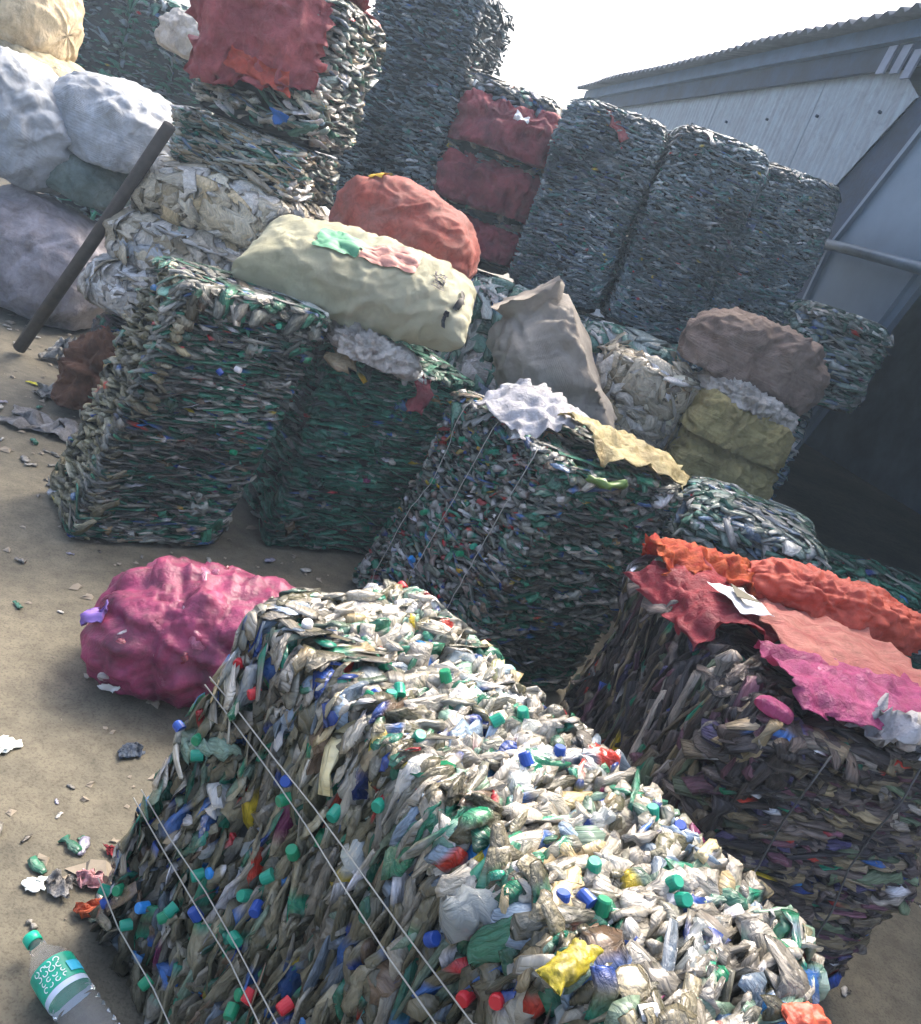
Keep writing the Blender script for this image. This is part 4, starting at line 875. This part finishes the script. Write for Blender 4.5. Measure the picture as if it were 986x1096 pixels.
sheet('plastic_sheet', [[b.world(on(b, x, -1, z, o)) for z, o in ((1.0, .04), (.985, .04), (.965, .035))] for x in (-.8, -.5, -.25)], plain('lime_film', (92, 122, 58), .4), 'lime green film sliver below the yellowed film', 'sheet', amp=.015, freq=16, seed=23, k=5)
b = B['E']
Sack('film_bundle', 'crumpled white film bundle on the dark green bale, below the yellow sack', 'film', None, at(402, 377, 3.62), (.40, .30, .13), (0, 8, 20), F_WHT, 68, 'round', lump=.12, wrinkle=.16, n=3)
sheet('plastic_sheet', [[b.world(on(b, x, -1, z, .04)) for z in (.99, .9, .8)] for x in (.1, .2, .3)], F_MAR, 'torn maroon net hanging on the dark green bale', 'sheet', amp=.02, freq=16, seed=25, ragged=.03, k=5)

Sack('yellow_wrapper', 'bright yellow crumpled pouch on the near part of the front bale', 'wrapper', None, atz(612, 1030, .785), (.11, .04, .026), (0, 0, 55), fabric('bright_yellow_film', (168, 156, 44), (104, 98, 44), .3, 40, .6, bump_d=.003, fold_scale=40), 141, 'pillow', lump=.12, wrinkle=.07, nu=40, nv=40)
Sack('orange_scrap', 'orange film scrap at the near right end of the front bale', 'scrap', None, atz(862, 1088, .775), (.07, .04, .022), (0, 0, 20), fabric('orange_scrap_film', (206, 92, 62), (160, 66, 50), .4, 30, .5, bump_d=.003, fold_scale=40), 142, 'pillow', lump=.12, wrinkle=.07, nu=30, nv=30)
# ------------------------------------------------------------------ bottle on the ground
def build_bottle():
    p0, p1 = atz(33, 1002, .045), atz(112, 1120, .045); d = p1-p0; Lb = .285; d /= np.linalg.norm(d)
    e = empty('water_bottle', (p0[0], p0[1], 0), 'clear plastic water bottle with teal cap and label lying on the ground', 'bottle')
    sd_ = np.array([-d[1], d[0], 0]); M = Matrix.Identity(4)
    for i in range(3): M[i][0] = sd_[i]; M[i][1] = [0, 0, 1][i]; M[i][2] = d[i]
    M[2][3] = .0425
    m, nt, bb = new_mat('clear_bottle_plastic'); bb.inputs['Base Color'].default_value = (.93, .95, .95, 1); bb.inputs['Roughness'].default_value = .06
    bb.inputs['Transmission Weight'].default_value = .93; bb.inputs['IOR'].default_value = 1.12
    n = noise_node(nt, 30, 3); bump(nt, bb, n.outputs[0], .4, .004)
    def lathe(name, prof, mat, seg=28, smooth=True, dent=0):
        prof = np.array(prof); a = np.linspace(0, 2*np.pi, seg, endpoint=False); A, I = np.meshgrid(a, np.arange(len(prof)), indexing='ij')
        P = np.stack([np.cos(A)*prof[I, 1], np.sin(A)*prof[I, 1], prof[I, 0]], -1)
        if dent: P[..., :2] *= (1+dent*fbm(P*22, 2))[..., None]
        o = obj(name, mesh_np(name, P, grid_quads(seg, len(prof), True), smooth=smooth), mat, e, M); return o
    body = [(.018, .0125), (.026, .0125), (.028, .016), (.031, .016), (.034, .0135), (.045, .020), (.065, .034), (.082, .0395), (.09, .041)]
    z = .09
    body += [(.15, .0405)]
    for k in range(6): z = .155+k*.019; body += [(z, .0405), (z+.006, .0375), (z+.012, .0375), (z+.017, .0405)]
    body += [(.272, .039), (.283, .032), (.280, .015), (.278, .001)]
    lathe('body', body, m, dent=.03)
    lab = lathe('label', [(.088, .0418), (.118, .0421), (.145, .0418)], plain('teal_label', (24, 160, 130), .35, var=.25, vscale=25), dent=.02)
    lathe('label_band', [(.1455, .0412), (.158, .0412)], plain('pale_label', (190, 205, 225), .35), dent=.02)
    w = plain('label_white', (215, 240, 232), .4)
    rg = np.random.default_rng(9)
    for row, zz in enumerate((.099, .111, .124, .136)):
        for c_ in range(4):
            th = 1.75+c_*.30+rg.normal(0, .03); ph = rg.uniform(0, 6.28); sp = rg.uniform(3.2, 5.4); rr = .0045*rg.uniform(.8, 1.15); V = []
            for q_ in np.linspace(0, 1, 12):
                for r_ in (rr-.0009, rr+.0009):
                    a_ = ph+sp*q_; V.append((math.cos(th+r_*math.cos(a_)/.042)*.0434, math.sin(th+r_*math.cos(a_)/.042)*.0434, zz+r_*math.sin(a_)))
            obj('label_print', mesh_np('label_print', V, [(2*i, 2*i+1, 2*i+3, 2*i+2) for i in range(11)]), w, lab)
    V = [(math.cos(a_)*.0433, math.sin(a_)*.0433, z_) for a_ in np.linspace(.7, 1.45, 8) for z_ in (.112, .136)]
    obj('label_print', mesh_np('label_print', V, [(2*i, 2*i+1, 2*i+3, 2*i+2) for i in range(7)]), plain('sky_blue_print', (70, 190, 225), .4), lab)
    lathe('cap', [(-.002, .001), (-.002, .0145), (0, .0158), (.018, .0158), (.019, .014)], plain('teal_cap', (20, 175, 140), .35, var=.1), 24)
build_bottle()

# ------------------------------------------------------------------ litter on the ground
W_PAP = plain('white_paper', (214, 220, 212), .6, var=.06); G_FOIL = fabric('grey_foil', (150, 150, 150), (96, 96, 96), .35, 12, .6); PK = fabric('pink_wrapper', (214, 170, 176), (176, 110, 120), .4, 12, .6)
BL = fabric('dusty_blue_wrapper', (92, 108, 128), (62, 72, 88), .45, 12, .6); CL = fabric('clear_litter', (186, 186, 182), (110, 110, 106), .3, 16, .7); OR = fabric('orange_wrapper', (206, 98, 52), (160, 66, 40), .4, 10, .5)
for nm, lab, cat, (px, py), sz, mt, yw, ht in [
    ('paper_scrap', 'small white paper scrap on the ground above the bottle', 'paper', (38, 946), (.042, .038), W_PAP, 20, .12),
    ('foil_scrap', 'crumpled grey foil beside the white paper scrap', 'scrap', (64, 950), (.05, .05), G_FOIL, 0, .9),
    ('candy_wrapper', 'pale pink crumpled wrapper beside the front bale', 'wrapper', (100, 944), (.075, .05), PK, 10, .7),
    ('candy_wrapper', 'small red wrapper scrap above the pale pink wrapper', 'wrapper', (120, 912), (.03, .028), F_CRI, 30, .7),
    ('candy_wrapper', 'dusty blue wrapper alone on the ground below the magenta sack', 'wrapper', (141, 806), (.06, .05), BL, 40, .6),
    ('paper_scrap', 'white scrap at the left image edge, level with the blue wrapper', 'paper', (4, 800), (.05, .07), W_PAP, 0, .3),
    ('yellow_strip', 'bright yellow strip on the ground near the pole', 'strip', (40, 412), (.10, .03), plain('yellow_strip', (196, 190, 50), .4), 5, .4),
    ('film_heap', 'shiny clear film heap beside the brown cloth', 'film', (70, 388), (.22, .2), CL, 0, 1.0),
    ('film_heap', 'small clear film heap below the shiny one', 'film', (62, 424), (.20, .16), CL, 30, .7),
    ('film_heap', 'flattened grey film strewn left of the leaning bale', 'film', (50, 458), (.34, .2), G_FOIL, 10, .45),
    ('orange_wrapper', 'orange wrapper poking out at the foot of the front bale', 'wrapper', (112, 978), (.10, .035), OR, 25, 1.2),
    ('orange_scrap', 'orange red scrap on the ground at the foot of the film bale', 'scrap', (940, 968), (.05, .04), F_ORA, 0, .9)]:
    scrap(nm, lab, cat, atz(px, py, 0), sz, mt, hash(lab) % 997 if False else sum(map(ord, lab)) % 997, yw, ht)
def fine_litter():
    rng = np.random.default_rng(77); n = 900; Vs = []; Qs = []; Cs = []
    x = rng.uniform(-3.2, .2, n); y = rng.uniform(.9, 6.5, n); sz = rng.gamma(2, .0028, n)+.002
    pal = pick(rng, [((150, 140, 120), 6), ((200, 196, 186), 2), ((90, 86, 78), 6), ((60, 120, 90), .3), ((170, 70, 60), .2)], n)
    q = np.array([[-1, -1, 0], [1, -1, 0], [1, 1, 0], [-1, 1, 0], [-.5, -.5, .8], [.6, -.4, .7], [.5, .5, .9], [-.5, .6, .6]])
    V = x[:, None, None]*[1, 0, 0]+y[:, None, None]*[0, 1, 0]+(q[None]*(1+.4*rng.standard_normal((n, 8, 3))))*sz[:, None, None]*[1, 1, .6]
    V[..., 2] += -.002
    F = np.array([(4, 5, 6, 7), (0, 1, 5, 4), (1, 2, 6, 5), (2, 3, 7, 6), (3, 0, 4, 7)])
    Q = (F[None]+np.arange(n)[:, None, None]*8).reshape(-1, 4)
    o = obj('grit', mesh_np('grit', V, Q, smooth=False), M_GRIT); o['kind'] = 'stuff'; o['label'] = 'fine grit and crumbs scattered over the yard'; o['category'] = 'grit'
fine_litter()
def litter():
    rng = np.random.default_rng(78); Vs = []; Qs = []; Ts = []; Cs = []; PC = []; off = 0
    spots = [(-1.75, 3.3, .35, 45), (-2.1, 4.0, .35, 50), (-.55, 1.6, .22, 30), (-.9, 2.9, .5, 35), (-.2, 2.6, .4, 40), (-2.6, 5.0, .4, 40), (.55, 2.5, .3, 40), (1.5, 2.2, .3, 20), (-1.2, 2.2, .9, 25)]
    for sx_, sy_, sp, n in spots:
        cols = pick(rng, [((196, 194, 186), 4), ((130, 128, 120), 4), ((60, 120, 96), 1.2), ((150, 150, 170), .8), ((170, 80, 70), .5), ((90, 86, 78), 3)], n)
        for k in range(n):
            V, Q, T, Z, pcs = (F_MID if rng.random() < .7 else V_MID)[rng.integers(0, 12)]; a = rng.uniform(0, 6.28); sz = rng.uniform(.015, .06)
            R_ = np.array([[math.cos(a), -math.sin(a), 0], [math.sin(a), math.cos(a), 0], [0, 0, 1]])
            W = (V*[sz, sz*.5, sz*.22])@R_.T; W[:, 2] -= W[:, 2].min()+.001; W += [rng.normal(sx_, sp), rng.normal(sy_, sp*.7), -.004]
            Vs.append(W); Qs.append(Q+off); Ts.append(T+off); Cs.append(np.tile(cols[k], (len(V), 1))); PC.append(pcs*[sz, sz*.5, 0]+[0, 0, k]); off += len(V)
    o = obj('plastic_litter', mesh_np('plastic_litter', np.vstack(Vs), np.vstack(Qs), np.vstack(Ts), np.vstack(Cs), pc=np.vstack(PC)), M_PET); o['kind'] = 'stuff'; o['label'] = 'small crushed plastic litter strewn round the bale feet'; o['category'] = 'litter'
litter()

def build_glare_veil(density):  # added volume imitating lens veiling glare that lifts and blues far tones
    m = bpy.data.materials.new('glare_veil_air'); m.use_nodes = True; nt = m.node_tree; nt.nodes.remove(nt.nodes['Principled BSDF'])
    v = nt.nodes.new('ShaderNodeVolumePrincipled'); v.inputs['Color'].default_value = (.62, .82, 1.0, 1); v.inputs['Density'].default_value = density; v.inputs['Anisotropy'].default_value = .3
    nt.links.new(v.outputs[0], nt.nodes['Material Output'].inputs['Volume'])
    mb = MB(); mb.box((-320, -320, -1.2), (320, 320, 5.6)); o = obj('glare_veil', mb.mesh('glare_veil'), m); o['kind'] = 'stuff'; o['label'] = 'pale bluish volume added over the yard to imitate lens glare'; o['category'] = 'glare_veil'
build_glare_veil(.006)
